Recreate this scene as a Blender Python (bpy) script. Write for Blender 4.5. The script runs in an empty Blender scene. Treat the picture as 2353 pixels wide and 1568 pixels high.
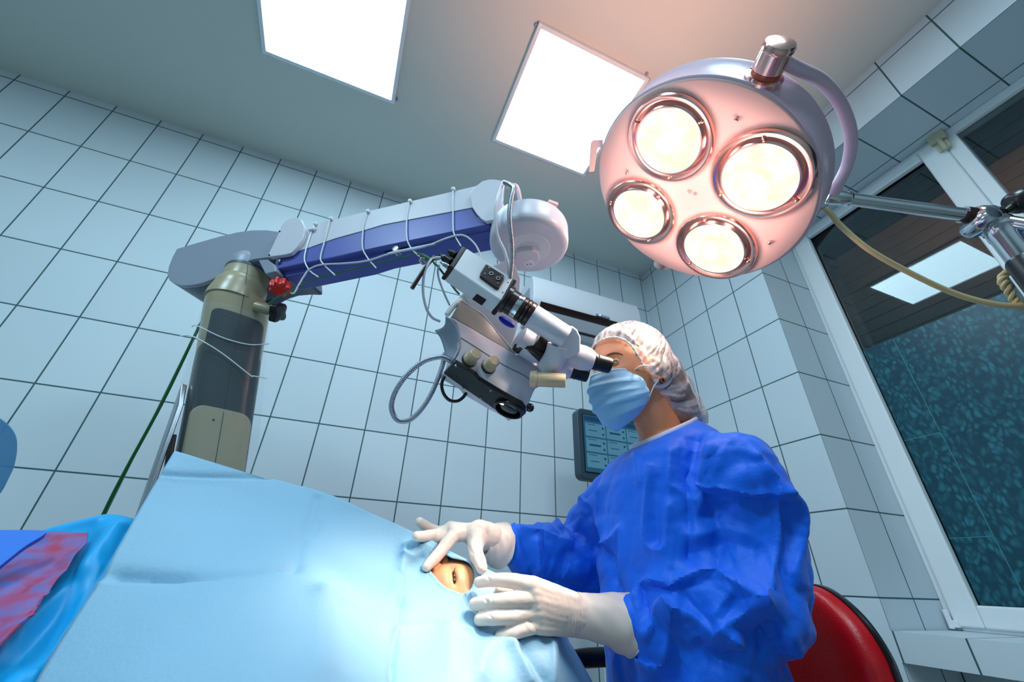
import bpy, bmesh, math, random
import numpy as np
from mathutils import Vector, Matrix
from mathutils.bvhtree import BVHTree

# ------------------------------------------------------------------ camera
FPX = 937.72
RC = np.array([[0.9244797, -0.3800065, 0.0305341], [0.216023, 0.4561755, -0.8632717], [0.3141199, 0.8046732, 0.5038152]])
CAM = np.array([0.0, 0.0, 0.75])
scene = bpy.context.scene
cd = bpy.data.cameras.new('camera'); cam = bpy.data.objects.new('camera', cd)
scene.collection.objects.link(cam); scene.camera = cam
cd.sensor_fit = 'HORIZONTAL'; cd.sensor_width = 36.0; cd.lens = FPX / 2353 * 36.0
cd.clip_start = 0.02; cd.clip_end = 50
cd.dof.use_dof = True; cd.dof.focus_distance = 0.85; cd.dof.aperture_fstop = 8.0
mw = Matrix.Identity(4)
for i in range(3):
    mw[i][0] = RC[0][i]; mw[i][1] = -RC[1][i]; mw[i][2] = -RC[2][i]; mw[i][3] = CAM[i]
cam.matrix_world = mw

# ------------------------------------------------------------------ world, exposure
world = bpy.data.worlds.new('world'); scene.world = world; world.use_nodes = True
world.node_tree.nodes['Background'].inputs[0].default_value = (0.02, 0.035, 0.05, 1)
world.node_tree.nodes['Background'].inputs[1].default_value = 0.3
vs = scene.view_settings
vs.view_transform = 'Standard'; vs.look = 'None'; vs.gamma = 1.0; vs.use_curve_mapping = False
vs.exposure = EXPOSURE = 0.5
PANEL_STRENGTH = 8.0
PANEL_COLOR = (0.58, 0.85, 1.0)
FILL_W = 24.0
LAMP_SPOT = 21.0
LAMP_COLOR = (1.0, 0.93, 0.82)

# added fill lights at ceiling height, unseen; they brighten gown and left wall
for lx, ly, le in ((-.47, -.55, FILL_W * .5), (-1.75, .05, FILL_W * 1.05), (.665, -.55, FILL_W * .75)):
    la = bpy.data.lights.new('added_fill_area', 'AREA'); lo = bpy.data.objects.new('added_fill_area', la); scene.collection.objects.link(lo)
    la.shape = 'SQUARE'; la.size = .56; la.energy = le; la.color = PANEL_COLOR; lo.location = (lx, ly, 2.86)

# ------------------------------------------------------------------ geometry helpers
def A(*p): return np.array(p, float)
def nrm(v): v = np.asarray(v, float); return v / np.linalg.norm(v)
def ray(u, v): return RC.T @ A((u - 1176.5) / FPX, (v - 784) / FPX, 1.0)
def at(u, v, d): return CAM + ray(u, v) * d                 # a pixel at a depth becomes a point of the room
def onp(u, v, P, n):                                        # a pixel's ray met by a plane of the room
    r = ray(u, v); return CAM + r * (np.dot(np.asarray(P) - CAM, n) / np.dot(r, n))
def dep(P): return float(RC[2] @ (np.asarray(P) - CAM))
def pix(P):
    c = RC @ (np.asarray(P) - CAM); return c[0] / c[2] * FPX + 1176.5, c[1] / c[2] * FPX + 784
def crop(ox, oy, k): return lambda *pts: [(ox + k * x, oy + k * y) for x, y in pts]
c1 = crop(0, 0, .4464); c2 = crop(0, 600, .4464); c3 = crop(380, 380, .33155); c4 = crop(880, 380, .33163)
c5 = crop(880, 680, .22949); c6 = crop(1340, 60, .40816); c7 = crop(1753, 0, .44643); c8 = crop(1753, 700, .55351)
h1 = crop(1280, 700, .26786); h2 = crop(900, 1150, .26654); h3 = crop(1100, 940, .4006); h4 = crop(0, 1000, .36232)
h5 = crop(500, 1000, .36232); h6 = crop(920, 1180, .14031); h7 = crop(2000, 420, .21683)

def spline(pts, n):
    P = np.array([np.atleast_1d(p) for p in pts], float)
    if len(P) == 2:
        t = np.linspace(0, 1, n)[:, None]; return P[0] * (1 - t) + P[1] * t
    Q = np.vstack([2 * P[0] - P[1], P, 2 * P[-1] - P[-2]])
    out = []
    for s in np.linspace(0, len(P) - 1, n):
        i = min(int(s), len(P) - 2); t = s - i
        a, b, c, d = Q[i:i + 4]
        out.append(0.5 * (2 * b + (c - a) * t + (2 * a - 5 * b + 4 * c - d) * t * t + (3 * b - a - 3 * c + d) * t ** 3))
    return np.array(out)

def frame(n, hint=None):
    n = nrm(n); h = A(0, 0, 1) if hint is None else np.asarray(hint, float)
    if abs(np.dot(h, n)) > .98 * np.linalg.norm(h): h = A(1, 0, 0)
    u = nrm(h - n * np.dot(h, n)); return u, np.cross(n, u), n

class MB:
    """collects geometry for one mesh"""
    def __init__(s): s.v = []; s.f = []
    def add(s, V, F):
        o = len(s.v); s.v.extend([tuple(map(float, p)) for p in V]); s.f.extend([tuple(o + i for i in f) for f in F]); return s
    def loft(s, rings, cap=True, closed=False):
        n = len(rings[0]); V = [p for r in rings for p in r]; F = []; m = len(rings)
        for i in range(m if closed else m - 1):
            for j in range(n):
                a, b = i * n + j, i * n + (j + 1) % n; k = (i + 1) % m
                F.append((a, b, k * n + (j + 1) % n, k * n + j))
        if cap and not closed:
            F.append(tuple(reversed(range(n)))); F.append(tuple((m - 1) * n + j for j in range(n)))
        return s.add(V, F)
    def tube(s, pts, r, n=0, seg=10, cap=True, flat=1.0, hint=None):
        if n: P = spline(pts, n)
        else: P = np.array(pts, float)
        m = len(P); rr = np.interp(np.linspace(0, 1, m), np.linspace(0, 1, len(np.atleast_1d(r))), np.atleast_1d(r))
        T = np.gradient(P, axis=0); u = None; rings = []
        for i in range(m):
            t = nrm(T[i]); u = frame(t, hint)[0] if u is None else nrm(u - t * np.dot(u, t)); w = np.cross(t, u)
            rings.append([P[i] + rr[i] * (math.cos(a) * u + flat * math.sin(a) * w) for a in np.linspace(0, 2 * math.pi, seg, endpoint=False)])
        return s.loft(rings, cap)
    def lathe(s, o, ax, prof, seg=40, cap=True):
        u, w, n = frame(ax); o = np.asarray(o, float)
        return s.loft([[o + n * h + r * (math.cos(a) * u + math.sin(a) * w) for a in np.linspace(0, 2 * math.pi, seg, endpoint=False)] for r, h in prof], cap)
    def ring(s, o, ax, prof, seg=48):                       # closed profile revolved
        u, w, n = frame(ax); o = np.asarray(o, float); m = len(prof)
        R_ = [[o + n * h + r * (math.cos(a) * u + math.sin(a) * w) for r, h in prof] for a in np.linspace(0, 2 * math.pi, seg, endpoint=False)]
        return s.loft(R_, False, True)
    def prism(s, poly, vec):
        poly = [np.asarray(p, float) for p in poly]; vec = np.asarray(vec, float); n = len(poly)
        V = poly + [p + vec for p in poly]
        F = [tuple(range(n)), tuple(reversed(range(n, 2 * n)))] + [(i, (i + 1) % n, n + (i + 1) % n, n + i) for i in range(n)]
        return s.add(V, F)
    def box(s, lo, hi):
        (a, b, c), (d, e, f) = lo, hi
        return s.prism([(a, b, c), (d, b, c), (d, e, c), (a, e, c)], (0, 0, f - c))
    def obox(s, c, ex, ey, ez):                             # centre and three half-vectors
        c, ex, ey, ez = map(np.asarray, (c, ex, ey, ez))
        return s.prism([c - ex - ey - ez, c + ex - ey - ez, c + ex + ey - ez, c - ex + ey - ez], 2 * ez)
    def ball(s, c, r, seg=20, rings=14, axes=None):
        r = np.ones(3) * r; c = np.asarray(c, float); E = np.eye(3) if axes is None else np.array(axes)
        V = [c + E.T @ A(0, 0, r[2])]; F = []
        for i in range(1, rings):
            t = math.pi * i / rings
            for j in range(seg):
                p = 2 * math.pi * j / seg
                V.append(c + E.T @ A(r[0] * math.sin(t) * math.cos(p), r[1] * math.sin(t) * math.sin(p), r[2] * math.cos(t)))
        V.append(c - E.T @ A(0, 0, r[2])); L = len(V) - 1
        for j in range(seg):
            k = (j + 1) % seg
            F.append((0, 1 + j, 1 + k)); F.append((L, 1 + (rings - 2) * seg + k, 1 + (rings - 2) * seg + j))
            for i in range(rings - 2):
                a = 1 + i * seg; F.append((a + j, a + seg + j, a + seg + k, a + k))
        return s.add(V, F)
    def chain(s, pts, rad, seg=16):                         # tapered capsule chain (for remeshing into one skin)
        pts = [np.asarray(p, float) for p in pts]; rad = list(rad) if hasattr(rad, '__len__') else [rad] * len(pts)
        for p, r in zip(pts, rad): s.ball(p, r, seg, 10)
        for i in range(len(pts) - 1):
            if np.linalg.norm(pts[i + 1] - pts[i]) < 1e-6: continue
            u, w, n = frame(pts[i + 1] - pts[i])
            s.loft([[p + r * (math.cos(a) * u + math.sin(a) * w) for a in np.linspace(0, 2 * math.pi, seg, endpoint=False)] for p, r in ((pts[i], rad[i]), (pts[i + 1], rad[i + 1]))])
        return s
    def grid(s, G):                                         # G: rows x cols x 3
        G = np.asarray(G); m, n = G.shape[:2]
        return s.add(G.reshape(-1, 3), [(i * n + j, i * n + j + 1, (i + 1) * n + j + 1, (i + 1) * n + j) for i in range(m - 1) for j in range(n - 1)])
    def mesh(s, name='m'):
        me = bpy.data.meshes.new(name); me.from_pydata(s.v, [], s.f); me.update(); return me

def finish(me, name, mat, parent=None, smooth=35, recalc=True, bevel=0, bseg=2, solid=0, subsurf=0, location=None):
    if recalc:
        bm = bmesh.new(); bm.from_mesh(me); bmesh.ops.recalc_face_normals(bm, faces=bm.faces); bm.to_mesh(me); bm.free()
    me.name = name
    o = bpy.data.objects.new(name, me); scene.collection.objects.link(o)
    if mat is not None:
        me.materials.append(mat)
    if smooth:
        me.polygons.foreach_set('use_smooth', [True] * len(me.polygons))
        if smooth < 180 and not bevel: me.set_sharp_from_angle(angle=math.radians(smooth))
    if solid:
        m = o.modifiers.new('solid', 'SOLIDIFY'); m.thickness = solid; m.offset = 0
    if bevel:
        m = o.modifiers.new('bevel', 'BEVEL'); m.width = bevel; m.segments = bseg; m.limit_method = 'ANGLE'; m.angle_limit = math.radians(smooth or 35)
        m.harden_normals = True
    if subsurf:
        m = o.modifiers.new('sub', 'SUBSURF'); m.levels = m.render_levels = subsurf
    if parent is not None:
        o.parent = parent
        M = Matrix.Translation(parent.location) if parent.type == 'EMPTY' else Matrix.Identity(4)
        o.matrix_parent_inverse = M.inverted()
    return o
def part(mb, name, mat, parent=None, **k): return finish(mb.mesh(name), name, mat, parent, **k)
def tag(o, label=None, cat=None, group=None, kind=None):
    if label: o['label'] = label
    if cat: o['category'] = cat
    if group: o['group'] = group
    if kind: o['kind'] = kind
    return o
def thing(name, loc, label, cat, group=None):
    o = bpy.data.objects.new(name, None); o.empty_display_size = .1; scene.collection.objects.link(o)
    o.location = tuple(map(float, loc)); return tag(o, label, cat, group)

def remesh(mb, voxel, smooth=4, factor=.5):
    me = mb.mesh('tmp'); bm = bmesh.new(); bm.from_mesh(me); bmesh.ops.recalc_face_normals(bm, faces=bm.faces); bm.to_mesh(me); bm.free()
    o = bpy.data.objects.new('tmp', me); scene.collection.objects.link(o)
    m = o.modifiers.new('r', 'REMESH'); m.mode = 'VOXEL'; m.voxel_size = voxel; m.adaptivity = 0
    if smooth: s = o.modifiers.new('s', 'SMOOTH'); s.iterations = smooth; s.factor = factor
    dg = bpy.context.evaluated_depsgraph_get(); dg.update()
    out = bpy.data.meshes.new_from_object(o.evaluated_get(dg)); bpy.data.objects.remove(o); bpy.data.meshes.remove(me)
    return out
def co(me):
    a = np.empty(len(me.vertices) * 3, np.float32); me.vertices.foreach_get('co', a); return a.reshape(-1, 3).astype(float)
def vn(me):
    a = np.empty(len(me.vertices) * 3, np.float32); me.vertices.foreach_get('normal', a); return a.reshape(-1, 3).astype(float)
def setco(me, P): me.vertices.foreach_set('co', np.asarray(P, np.float32).ravel()); me.update()

# vectorised noise
def hash3(I, s):
    I = I.astype(np.int64); h = (I[..., 0] * 73856093) ^ (I[..., 1] * 19349663) ^ (I[..., 2] * 83492791) ^ (s * 2654435761)
    h = (h ^ (h >> 13)) * 1274126177 & 0x7fffffff; h = (h ^ (h >> 16)) * 374761393 & 0x7fffffff
    return (h & 0xffff) / 65535.0
def vnoise(P, s=0):
    I = np.floor(P); F = P - I; F = F * F * (3 - 2 * F); r = 0
    for a in (0, 1):
        for b in (0, 1):
            for c in (0, 1):
                w = (F[:, 0] if a else 1 - F[:, 0]) * (F[:, 1] if b else 1 - F[:, 1]) * (F[:, 2] if c else 1 - F[:, 2])
                r = r + w * hash3(I + A(a, b, c), s)
    return r * 2 - 1
def worley(P, s=0):
    I = np.floor(P); f1 = np.full(len(P), 9.0); f2 = f1.copy()
    for a in (-1, 0, 1):
        for b in (-1, 0, 1):
            for c in (-1, 0, 1):
                J = I + A(a, b, c); Q = J + np.stack([hash3(J, s + 1), hash3(J, s + 2), hash3(J, s + 3)], 1)
                d = np.linalg.norm(P - Q, axis=1); f2 = np.minimum(f2, np.maximum(f1, d)); f1 = np.minimum(f1, d)
    return f1, f2
def seg_dist(P, L):
    best = np.full(len(P), 9.0)
    for a, b in zip(L[:-1], L[1:]):
        ab = b - a; t = np.clip(((P - a) @ ab) / (ab @ ab + 1e-12), 0, 1); best = np.minimum(best, np.linalg.norm(P - a - t[:, None] * ab, axis=1))
    return best
def bvh(me): return BVHTree.FromPolygons([v.co for v in me.vertices], [p.vertices for p in me.polygons])
def cast(tree, u, v):
    h = tree.ray_cast(Vector(CAM), Vector(ray(u, v)))
    return None if h[0] is None else np.array(h[0])
def folds(me, lines, tree=None, sharp=1.5, gain=1.0):                            # lines: (pixel polyline, height, width); met with the surface, then raised as real folds
    tree = tree or bvh(me); P = co(me); N = vn(me); D = np.zeros(len(P))
    for pl, hgt, wid in lines:
        L = [cast(tree, *p) for p in spline(pl, max(4, len(pl) * 3))]; L = [p for p in L if p is not None]
        if len(L) < 2: continue
        L = [p for i, p in enumerate(L) if i == 0 or np.linalg.norm(p - L[i - 1]) < .08]
        d = seg_dist(P, L); D += gain * hgt * np.exp(-(d / wid) ** sharp)
    setco(me, P + N * D[:, None])

def yield_to(me, others, gap=.0012, far=.05):                # cloth gives way under what presses on it
    P = co(me); N = vn(me); n = 0
    for t in others:
        for i in range(len(P)):
            if t[1][0] - .02 < P[i][0] < t[2][0] + .02 and t[1][1] - .02 < P[i][1] < t[2][1] + .02 and t[1][2] - .02 < P[i][2] < t[2][2] + .02:
                for k in range(14):
                    l, nn, ix, d = t[0].find_nearest(Vector(P[i]), far)
                    if l is None: break
                    if (Vector(P[i]) - l).dot(nn) < 0 or d < gap: P[i] = P[i] - N[i] * .003; n += 1
                    else: break
    setco(me, P); return n
def solid_of(me): P = co(me); return (bvh(me), P.min(0), P.max(0))

# ------------------------------------------------------------------ materials
def lin(r, g, b): return tuple(((c / 255) / 12.92 if c <= 10 else ((c / 255 + .055) / 1.055) ** 2.4) for c in (r, g, b)) + (1,)
def mat(name, col, rough=.5, metal=0, bump=0, bscale=200, vary=0, vscale=8, **k):
    m = bpy.data.materials.new(name); m.use_nodes = True; nt = m.node_tree; b = nt.nodes['Principled BSDF']
    b.inputs['Base Color'].default_value = col; b.inputs['Roughness'].default_value = rough; b.inputs['Metallic'].default_value = metal
    for kk, v in k.items(): b.inputs[kk.replace('_', ' ')].default_value = v
    tc = nt.nodes.new('ShaderNodeTexCoord')
    if bump:
        n = nt.nodes.new('ShaderNodeTexNoise'); n.inputs['Scale'].default_value = bscale; n.inputs['Detail'].default_value = 3
        nt.links.new(tc.outputs['Object'], n.inputs['Vector'])
        bp = nt.nodes.new('ShaderNodeBump'); bp.inputs['Strength'].default_value = bump; bp.inputs['Distance'].default_value = .002
        nt.links.new(n.outputs[0], bp.inputs['Height']); nt.links.new(bp.outputs[0], b.inputs['Normal'])
    n = nt.nodes.new('ShaderNodeTexNoise'); n.inputs['Scale'].default_value = vscale; nt.links.new(tc.outputs['Object'], n.inputs['Vector'])
    mx = nt.nodes.new('ShaderNodeMixRGB'); mx.blend_type = 'MULTIPLY'; mx.inputs[0].default_value = vary or .03
    mx.inputs[1].default_value = col; nt.links.new(n.outputs[0], mx.inputs[2]); nt.links.new(mx.outputs[0], b.inputs['Base Color'])
    return m
def nodes(m): return m.node_tree, m.node_tree.nodes['Principled BSDF']
def emis(name, col, s):
    m = bpy.data.materials.new(name); m.use_nodes = True; nt = m.node_tree; nt.nodes.clear()
    e = nt.nodes.new('ShaderNodeEmission'); e.inputs[0].default_value = (*col[:3], 1); e.inputs[1].default_value = s
    o = nt.nodes.new('ShaderNodeOutputMaterial'); nt.links.new(e.outputs[0], o.inputs[0]); return m
def math_node(nt, op, a, b=None, c=None):
    n = nt.nodes.new('ShaderNodeMath'); n.operation = op
    for i, x in enumerate((a, b, c)):
        if x is None: continue
        if isinstance(x, (int, float)): n.inputs[i].default_value = x
        else: nt.links.new(x, n.inputs[i])
    return n.outputs[0]
def tile_mat(name, col, grout):
    m = mat(name, col, .5, Specular_IOR_Level=.35); nt, b = nodes(m)
    uv = nt.nodes.new('ShaderNodeUVMap'); uv.uv_map = 'tile'; sp = nt.nodes.new('ShaderNodeSeparateXYZ'); nt.links.new(uv.outputs[0], sp.inputs[0])
    def edge(o, w):
        f = math_node(nt, 'FRACT', o); d = math_node(nt, 'ABSOLUTE', math_node(nt, 'SUBTRACT', f, .5))
        mr = nt.nodes.new('ShaderNodeMapRange'); mr.interpolation_type = 'SMOOTHSTEP'; nt.links.new(d, mr.inputs[0])
        mr.inputs[1].default_value = .5 - w * 1.5; mr.inputs[2].default_value = .5 - w * .6; return mr.outputs[0]
    g = math_node(nt, 'MAXIMUM', edge(sp.outputs[0], .0125), edge(sp.outputs[1], .0085))
    cell = nt.nodes.new('ShaderNodeCombineXYZ'); nt.links.new(math_node(nt, 'FLOOR', sp.outputs[0]), cell.inputs[0]); nt.links.new(math_node(nt, 'FLOOR', sp.outputs[1]), cell.inputs[1])
    wn = nt.nodes.new('ShaderNodeTexWhiteNoise'); nt.links.new(cell.outputs[0], wn.inputs[0])
    hv = nt.nodes.new('ShaderNodeHueSaturation'); hv.inputs['Color'].default_value = col
    nt.links.new(math_node(nt, 'MULTIPLY_ADD', wn.outputs[0], .06, .97), hv.inputs['Value'])
    mx = nt.nodes.new('ShaderNodeMixRGB'); nt.links.new(g, mx.inputs[0]); nt.links.new(hv.outputs[0], mx.inputs[1]); mx.inputs[2].default_value = grout
    nt.links.new(mx.outputs[0], b.inputs['Base Color'])
    nt.links.new(math_node(nt, 'MULTIPLY_ADD', g, .3, .5), b.inputs['Roughness'])
    bp = nt.nodes.new('ShaderNodeBump'); bp.inputs['Strength'].default_value = .6; bp.inputs['Distance'].default_value = .003; bp.invert = True
    nt.links.new(g, bp.inputs['Height']); nt.links.new(bp.outputs[0], b.inputs['Normal'])
    return m

# materials
M_TILE = tile_mat('glazed_tile', lin(208, 220, 227), lin(62, 92, 98))
M_CEIL = mat('ceiling_paint', lin(208, 216, 210), .75, bump=.05, bscale=40)
M_FLOOR = mat('floor_vinyl', lin(120, 128, 128), .4)
M_WALL2 = mat('plain_wall', lin(190, 198, 198), .6)
M_FRAME = mat('window_plastic', lin(240, 244, 246), .35)
M_WHITE = mat('white_plastic', lin(226, 226, 232), .35)
M_SCOPE = mat('scope_enamel', lin(216, 212, 222), .32)
M_GREY = mat('grey_enamel', lin(150, 156, 172), .38)
M_GREYD = mat('dark_grey_shell', lin(78, 92, 112), .4)
M_BLUE = mat('blue_steel', lin(86, 96, 176), .35)
M_BEIGE = mat('beige_enamel', lin(168, 156, 128), .3)
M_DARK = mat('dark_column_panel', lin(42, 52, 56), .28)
M_BLACK = mat('black_plastic', lin(20, 18, 22), .3)
M_BROWN = mat('brown_black_rubber', lin(40, 16, 14), .28)
M_CHROME = mat('chrome', lin(205, 208, 214), .12, 1.0)
M_STEEL = mat('steel', lin(176, 178, 186), .25, 1.0)
M_RED = mat('red_knob', lin(222, 30, 20), .3)
M_LEATHER = mat('red_vinyl', lin(186, 4, 20), .33, bump=.25, bscale=350)
M_GREEN = mat('green_insulation', lin(20, 96, 36), .4)
M_CABLE = mat('pale_cable', lin(208, 206, 214), .35)
M_BCABLE = mat('beige_cable', lin(204, 186, 140), .45)
M_TIE = mat('nylon_tie', lin(226, 230, 230), .35)
M_KNOBB = mat('tan_knob', lin(206, 178, 146), .35)
M_LAMP = mat('glow_tinted_enamel', lin(234, 192, 186), .6)  # pink glow mixed into the colours of lamp face, rim and bezels
M_RIM = mat('glow_tinted_rim_enamel', lin(222, 190, 206), .3)
M_BEZ = mat('glow_tinted_chrome', lin(240, 188, 178), .2, 1.0)
M_SKIN = mat('skin', lin(226, 152, 112), .5, bump=.08, bscale=300, vary=.12, vscale=20, Subsurface_Weight=.08, Subsurface_Radius=(.01, .004, .002), Subsurface_Scale=.5)
M_SKIN2 = mat('patient_skin', lin(240, 164, 118), .45, bump=.08, bscale=300, vary=.1, vscale=30, Subsurface_Weight=.1, Subsurface_Radius=(.01, .004, .002), Subsurface_Scale=.5)
M_GLOVE = mat('latex', lin(238, 214, 202), .45, bump=.06, bscale=120, Subsurface_Weight=.12, Subsurface_Radius=(.01, .005, .003), Subsurface_Scale=.5)
M_GOWN = mat('gown_nonwoven', lin(0, 104, 236), .5, Specular_IOR_Level=.3, bump=.3, bscale=220, Sheen_Weight=.15)
M_DRAPE = mat('drape_paper', lin(140, 182, 208), .6, bump=.35, bscale=160)
M_BSHEET = mat('blue_sheet', lin(10, 166, 232), .45, bump=.2, bscale=60)
M_BCLOTH = mat('royal_blue_cloth', lin(0, 118, 232), .5, bump=.2, bscale=200)
M_MASK = mat('mask_blue', lin(136, 192, 236), .65, bump=.25, bscale=400)
M_HAIR = mat('dark_hair', lin(58, 30, 34), .45, bump=.4, bscale=120)
M_LIP = mat('lash_brown', lin(90, 46, 16), .5)
M_EYEW = mat('eye_white', lin(190, 170, 162), .15)
M_IRIS = mat('iris_brown', lin(70, 38, 22), .1)
M_LENSOFF = mat('dark_optic', lin(16, 10, 12), .05, Coat_Weight=1.0)
M_SCREENB = mat('monitor_plastic', lin(46, 66, 80), .4)

def pattern_mat():
    m = mat('patterned_cloth', lin(150, 60, 110), .6); nt, b = nodes(m)
    tc = nt.nodes.new('ShaderNodeTexCoord'); n = nt.nodes.new('ShaderNodeTexNoise'); n.inputs['Scale'].default_value = 22; n.inputs['Detail'].default_value = 2
    n.inputs['Distortion'].default_value = 1.2
    mp = nt.nodes.new('ShaderNodeMapping'); mp.inputs['Scale'].default_value = (.6, 1.0, 1.6); nt.links.new(tc.outputs['Object'], mp.inputs[0]); nt.links.new(mp.outputs[0], n.inputs[0])
    cr = nt.nodes.new('ShaderNodeValToRGB'); e = cr.color_ramp.elements
    e[0].position = .32; e[0].color = lin(92, 110, 186); e[1].position = .72; e[1].color = lin(176, 52, 84)
    x = e.new(.5); x.color = lin(142, 92, 150)
    nt.links.new(n.outputs[0], cr.inputs[0]); nt.links.new(cr.outputs[0], b.inputs['Base Color']); return m
M_PATT = pattern_mat()
def cap_mat():
    m = mat('cap_nonwoven', lin(236, 228, 228), .7); nt, b = nodes(m)
    at_ = nt.nodes.new('ShaderNodeAttribute'); at_.attribute_name = 'weave'
    mr = nt.nodes.new('ShaderNodeMapRange'); nt.links.new(at_.outputs['Fac'], mr.inputs[0]); mr.inputs[1].default_value = .25; mr.inputs[2].default_value = .8; mr.inputs[3].default_value = .18; mr.inputs[4].default_value = .85
    nt.links.new(mr.outputs[0], b.inputs['Alpha'])
    return m
M_CAP = cap_mat()
def clear_mat(name, col, alpha, rough=.15):
    m = mat(name, col, rough, Alpha=alpha); return m
M_SHIELD = clear_mat('translucent_blue_plastic', lin(84, 156, 206), .78, .3)
M_CLEAR = clear_mat('clear_film', lin(220, 235, 245), .06, .1)
def glass_mat():
    m = bpy.data.materials.new('window_glass'); m.use_nodes = True; nt = m.node_tree; nt.nodes.clear()
    g = nt.nodes.new('ShaderNodeBsdfGlossy'); g.inputs['Roughness'].default_value = .012; t = nt.nodes.new('ShaderNodeBsdfTransparent'); t.inputs[0].default_value = (.9, .95, .96, 1)
    fr = nt.nodes.new('ShaderNodeFresnel'); fr.inputs[0].default_value = 1.52; mx = nt.nodes.new('ShaderNodeMixShader')
    o = nt.nodes.new('ShaderNodeOutputMaterial'); nt.links.new(fr.outputs[0], mx.inputs[0]); nt.links.new(t.outputs[0], mx.inputs[1]); nt.links.new(g.outputs[0], mx.inputs[2]); nt.links.new(mx.outputs[0], o.inputs[0])
    return m
M_GLASS = glass_mat()
def film_mat():
    m = mat('frosted_film', lin(20, 80, 96), .32); nt, b = nodes(m)
    tc = nt.nodes.new('ShaderNodeTexCoord'); mp = nt.nodes.new('ShaderNodeMapping'); mp.inputs['Scale'].default_value = (1, 1, .62); nt.links.new(tc.outputs['Object'], mp.inputs[0])
    nz = nt.nodes.new('ShaderNodeTexNoise'); nz.inputs['Scale'].default_value = 14; nt.links.new(mp.outputs[0], nz.inputs[0])
    ad = nt.nodes.new('ShaderNodeVectorMath'); ad.operation = 'MULTIPLY_ADD'; nt.links.new(nz.outputs['Color'], ad.inputs[0]); ad.inputs[1].default_value = (.06, .06, .06); nt.links.new(mp.outputs[0], ad.inputs[2])
    v = nt.nodes.new('ShaderNodeTexVoronoi'); v.inputs['Scale'].default_value = 58; nt.links.new(ad.outputs[0], v.inputs['Vector'])
    cr = nt.nodes.new('ShaderNodeValToRGB'); e = cr.color_ramp.elements; e[0].position = .22; e[0].color = lin(42, 116, 130); e[1].position = .62; e[1].color = lin(6, 62, 78)
    nt.links.new(v.outputs['Distance'], cr.inputs[0])
    n2 = nt.nodes.new('ShaderNodeTexWhiteNoise'); nt.links.new(v.outputs['Color'], n2.inputs[0])
    mx = nt.nodes.new('ShaderNodeMixRGB'); nt.links.new(math_node(nt, 'MULTIPLY_ADD', n2.outputs[0], .7, .3), mx.inputs[0]); mx.inputs[1].default_value = lin(10, 70, 86); nt.links.new(cr.outputs[0], mx.inputs[2])
    nt.links.new(mx.outputs[0], b.inputs['Base Color']); return m
M_FILM = film_mat()

# ------------------------------------------------------------------ the room
YA, XB, ZC = 1.996, 1.879, 2.881
XL, YF = -3.2, -2.2
U0, V0, TB = -1.9466, 2.8339, 1.8954
NICHE_Y, SOFFIT, XW, SILL = 1.10, 2.607, 2.24, .635

def tiled(mb, name, umode='auto', mat_=None):
    me = mb.mesh(name); bm = bmesh.new(); bm.from_mesh(me); bmesh.ops.recalc_face_normals(bm, faces=bm.faces); bm.to_mesh(me); bm.free()
    uv = me.uv_layers.new(name='tile')
    for p in me.polygons:
        n = p.normal
        for li in p.loop_indices:
            x, y, z = me.vertices[me.loops[li].vertex_index].co
            if abs(n.y) > .7: u, v = ((x - U0) / .2 if umode == 'A' else (x - XB) / .2), (z - V0) / .30028
            elif abs(n.x) > .7: u, v = (TB - y) / .2, (z - V0) / .30028
            else: u, v = (TB - y) / .2, (x - XB) / .30028
            uv.data[li].uv = (u, v)
    return tag(finish(me, name, mat_ or M_TILE, smooth=0, recalc=False), kind='structure')
tiled(MB().box((XL - .1, YA, 0), (XB + .5, YA + .12, ZC)), 'wall_back', 'A')
w = MB()
w.box((XB, NICHE_Y, 0), (XB + .5, YA, ZC))                     # pier beside the window
w.box((XB, YF, SOFFIT), (XB + .5, NICHE_Y, ZC))                # lintel over it
w.box((XW - .06, YF, 0), (XB + .5, NICHE_Y, SILL - .088))        # breast under the sill
tiled(w, 'wall_right')
tiled(MB().box((XB, YF, SILL - .088), (XB + .5, NICHE_Y, SILL)), 'trim_1')
tag(part(MB().box((XL, YF - .1, 0), (XB + .5, YF, ZC)), 'wall_front', M_WALL2, smooth=0), kind='structure')
tag(part(MB().box((XL - .1, YF - .1, 0), (XL, YA, ZC)), 'wall_left', M_WALL2, smooth=0), kind='structure')
tag(part(MB().box((XL - .1, YF - .1, -.1), (XB + .5, YA + .12, 0)), 'floor', M_FLOOR, smooth=0), kind='structure')
tag(part(MB().box((XL - .1, YF - .1, ZC), (XB + .5, YA + .12, ZC + .1)), 'ceiling', M_CEIL, smooth=0), kind='structure')

# window: fixed outer frame, a hinged sash on the left, a fixed pane on the right
def rect_frame(mb, x0, x1, y0, y1, z0, z1, w4):                # w4: left(y1) right(y0) bottom top widths
    l, r, b, t = w4
    mb.box((x0, y1 - l, z0), (x1, y1, z1)); mb.box((x0, y0, z0), (x1, y0 + r, z1))
    mb.box((x0, y0 + r, z0), (x1, y1 - l, z0 + b)); mb.box((x0, y0 + r, z1 - t), (x1, y1 - l, z1)); return mb
WY0 = -.55
fr = MB(); rect_frame(fr, XW, XW + .07, WY0, NICHE_Y, SILL, SOFFIT, (.03, .06, .02, .041)); fr.box((XW, .297, SILL + .02), (XW + .07, .345, SOFFIT - .041))
win = tag(part(fr, 'window_1', M_FRAME, smooth=35, bevel=.004), kind='structure')
part(rect_frame(MB(), XW - .014, XW + .05, .345, 1.078, SILL + .012, 2.585, (.085, .085, .072, .052)), 'sash', M_FRAME, win, bevel=.008, bseg=3)
part(rect_frame(MB(), XW + .012, XW + .03, .425, .998, SILL + .08, 2.537, (.006, .006, .006, .006)), 'gasket', M_BLACK, win)
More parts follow.
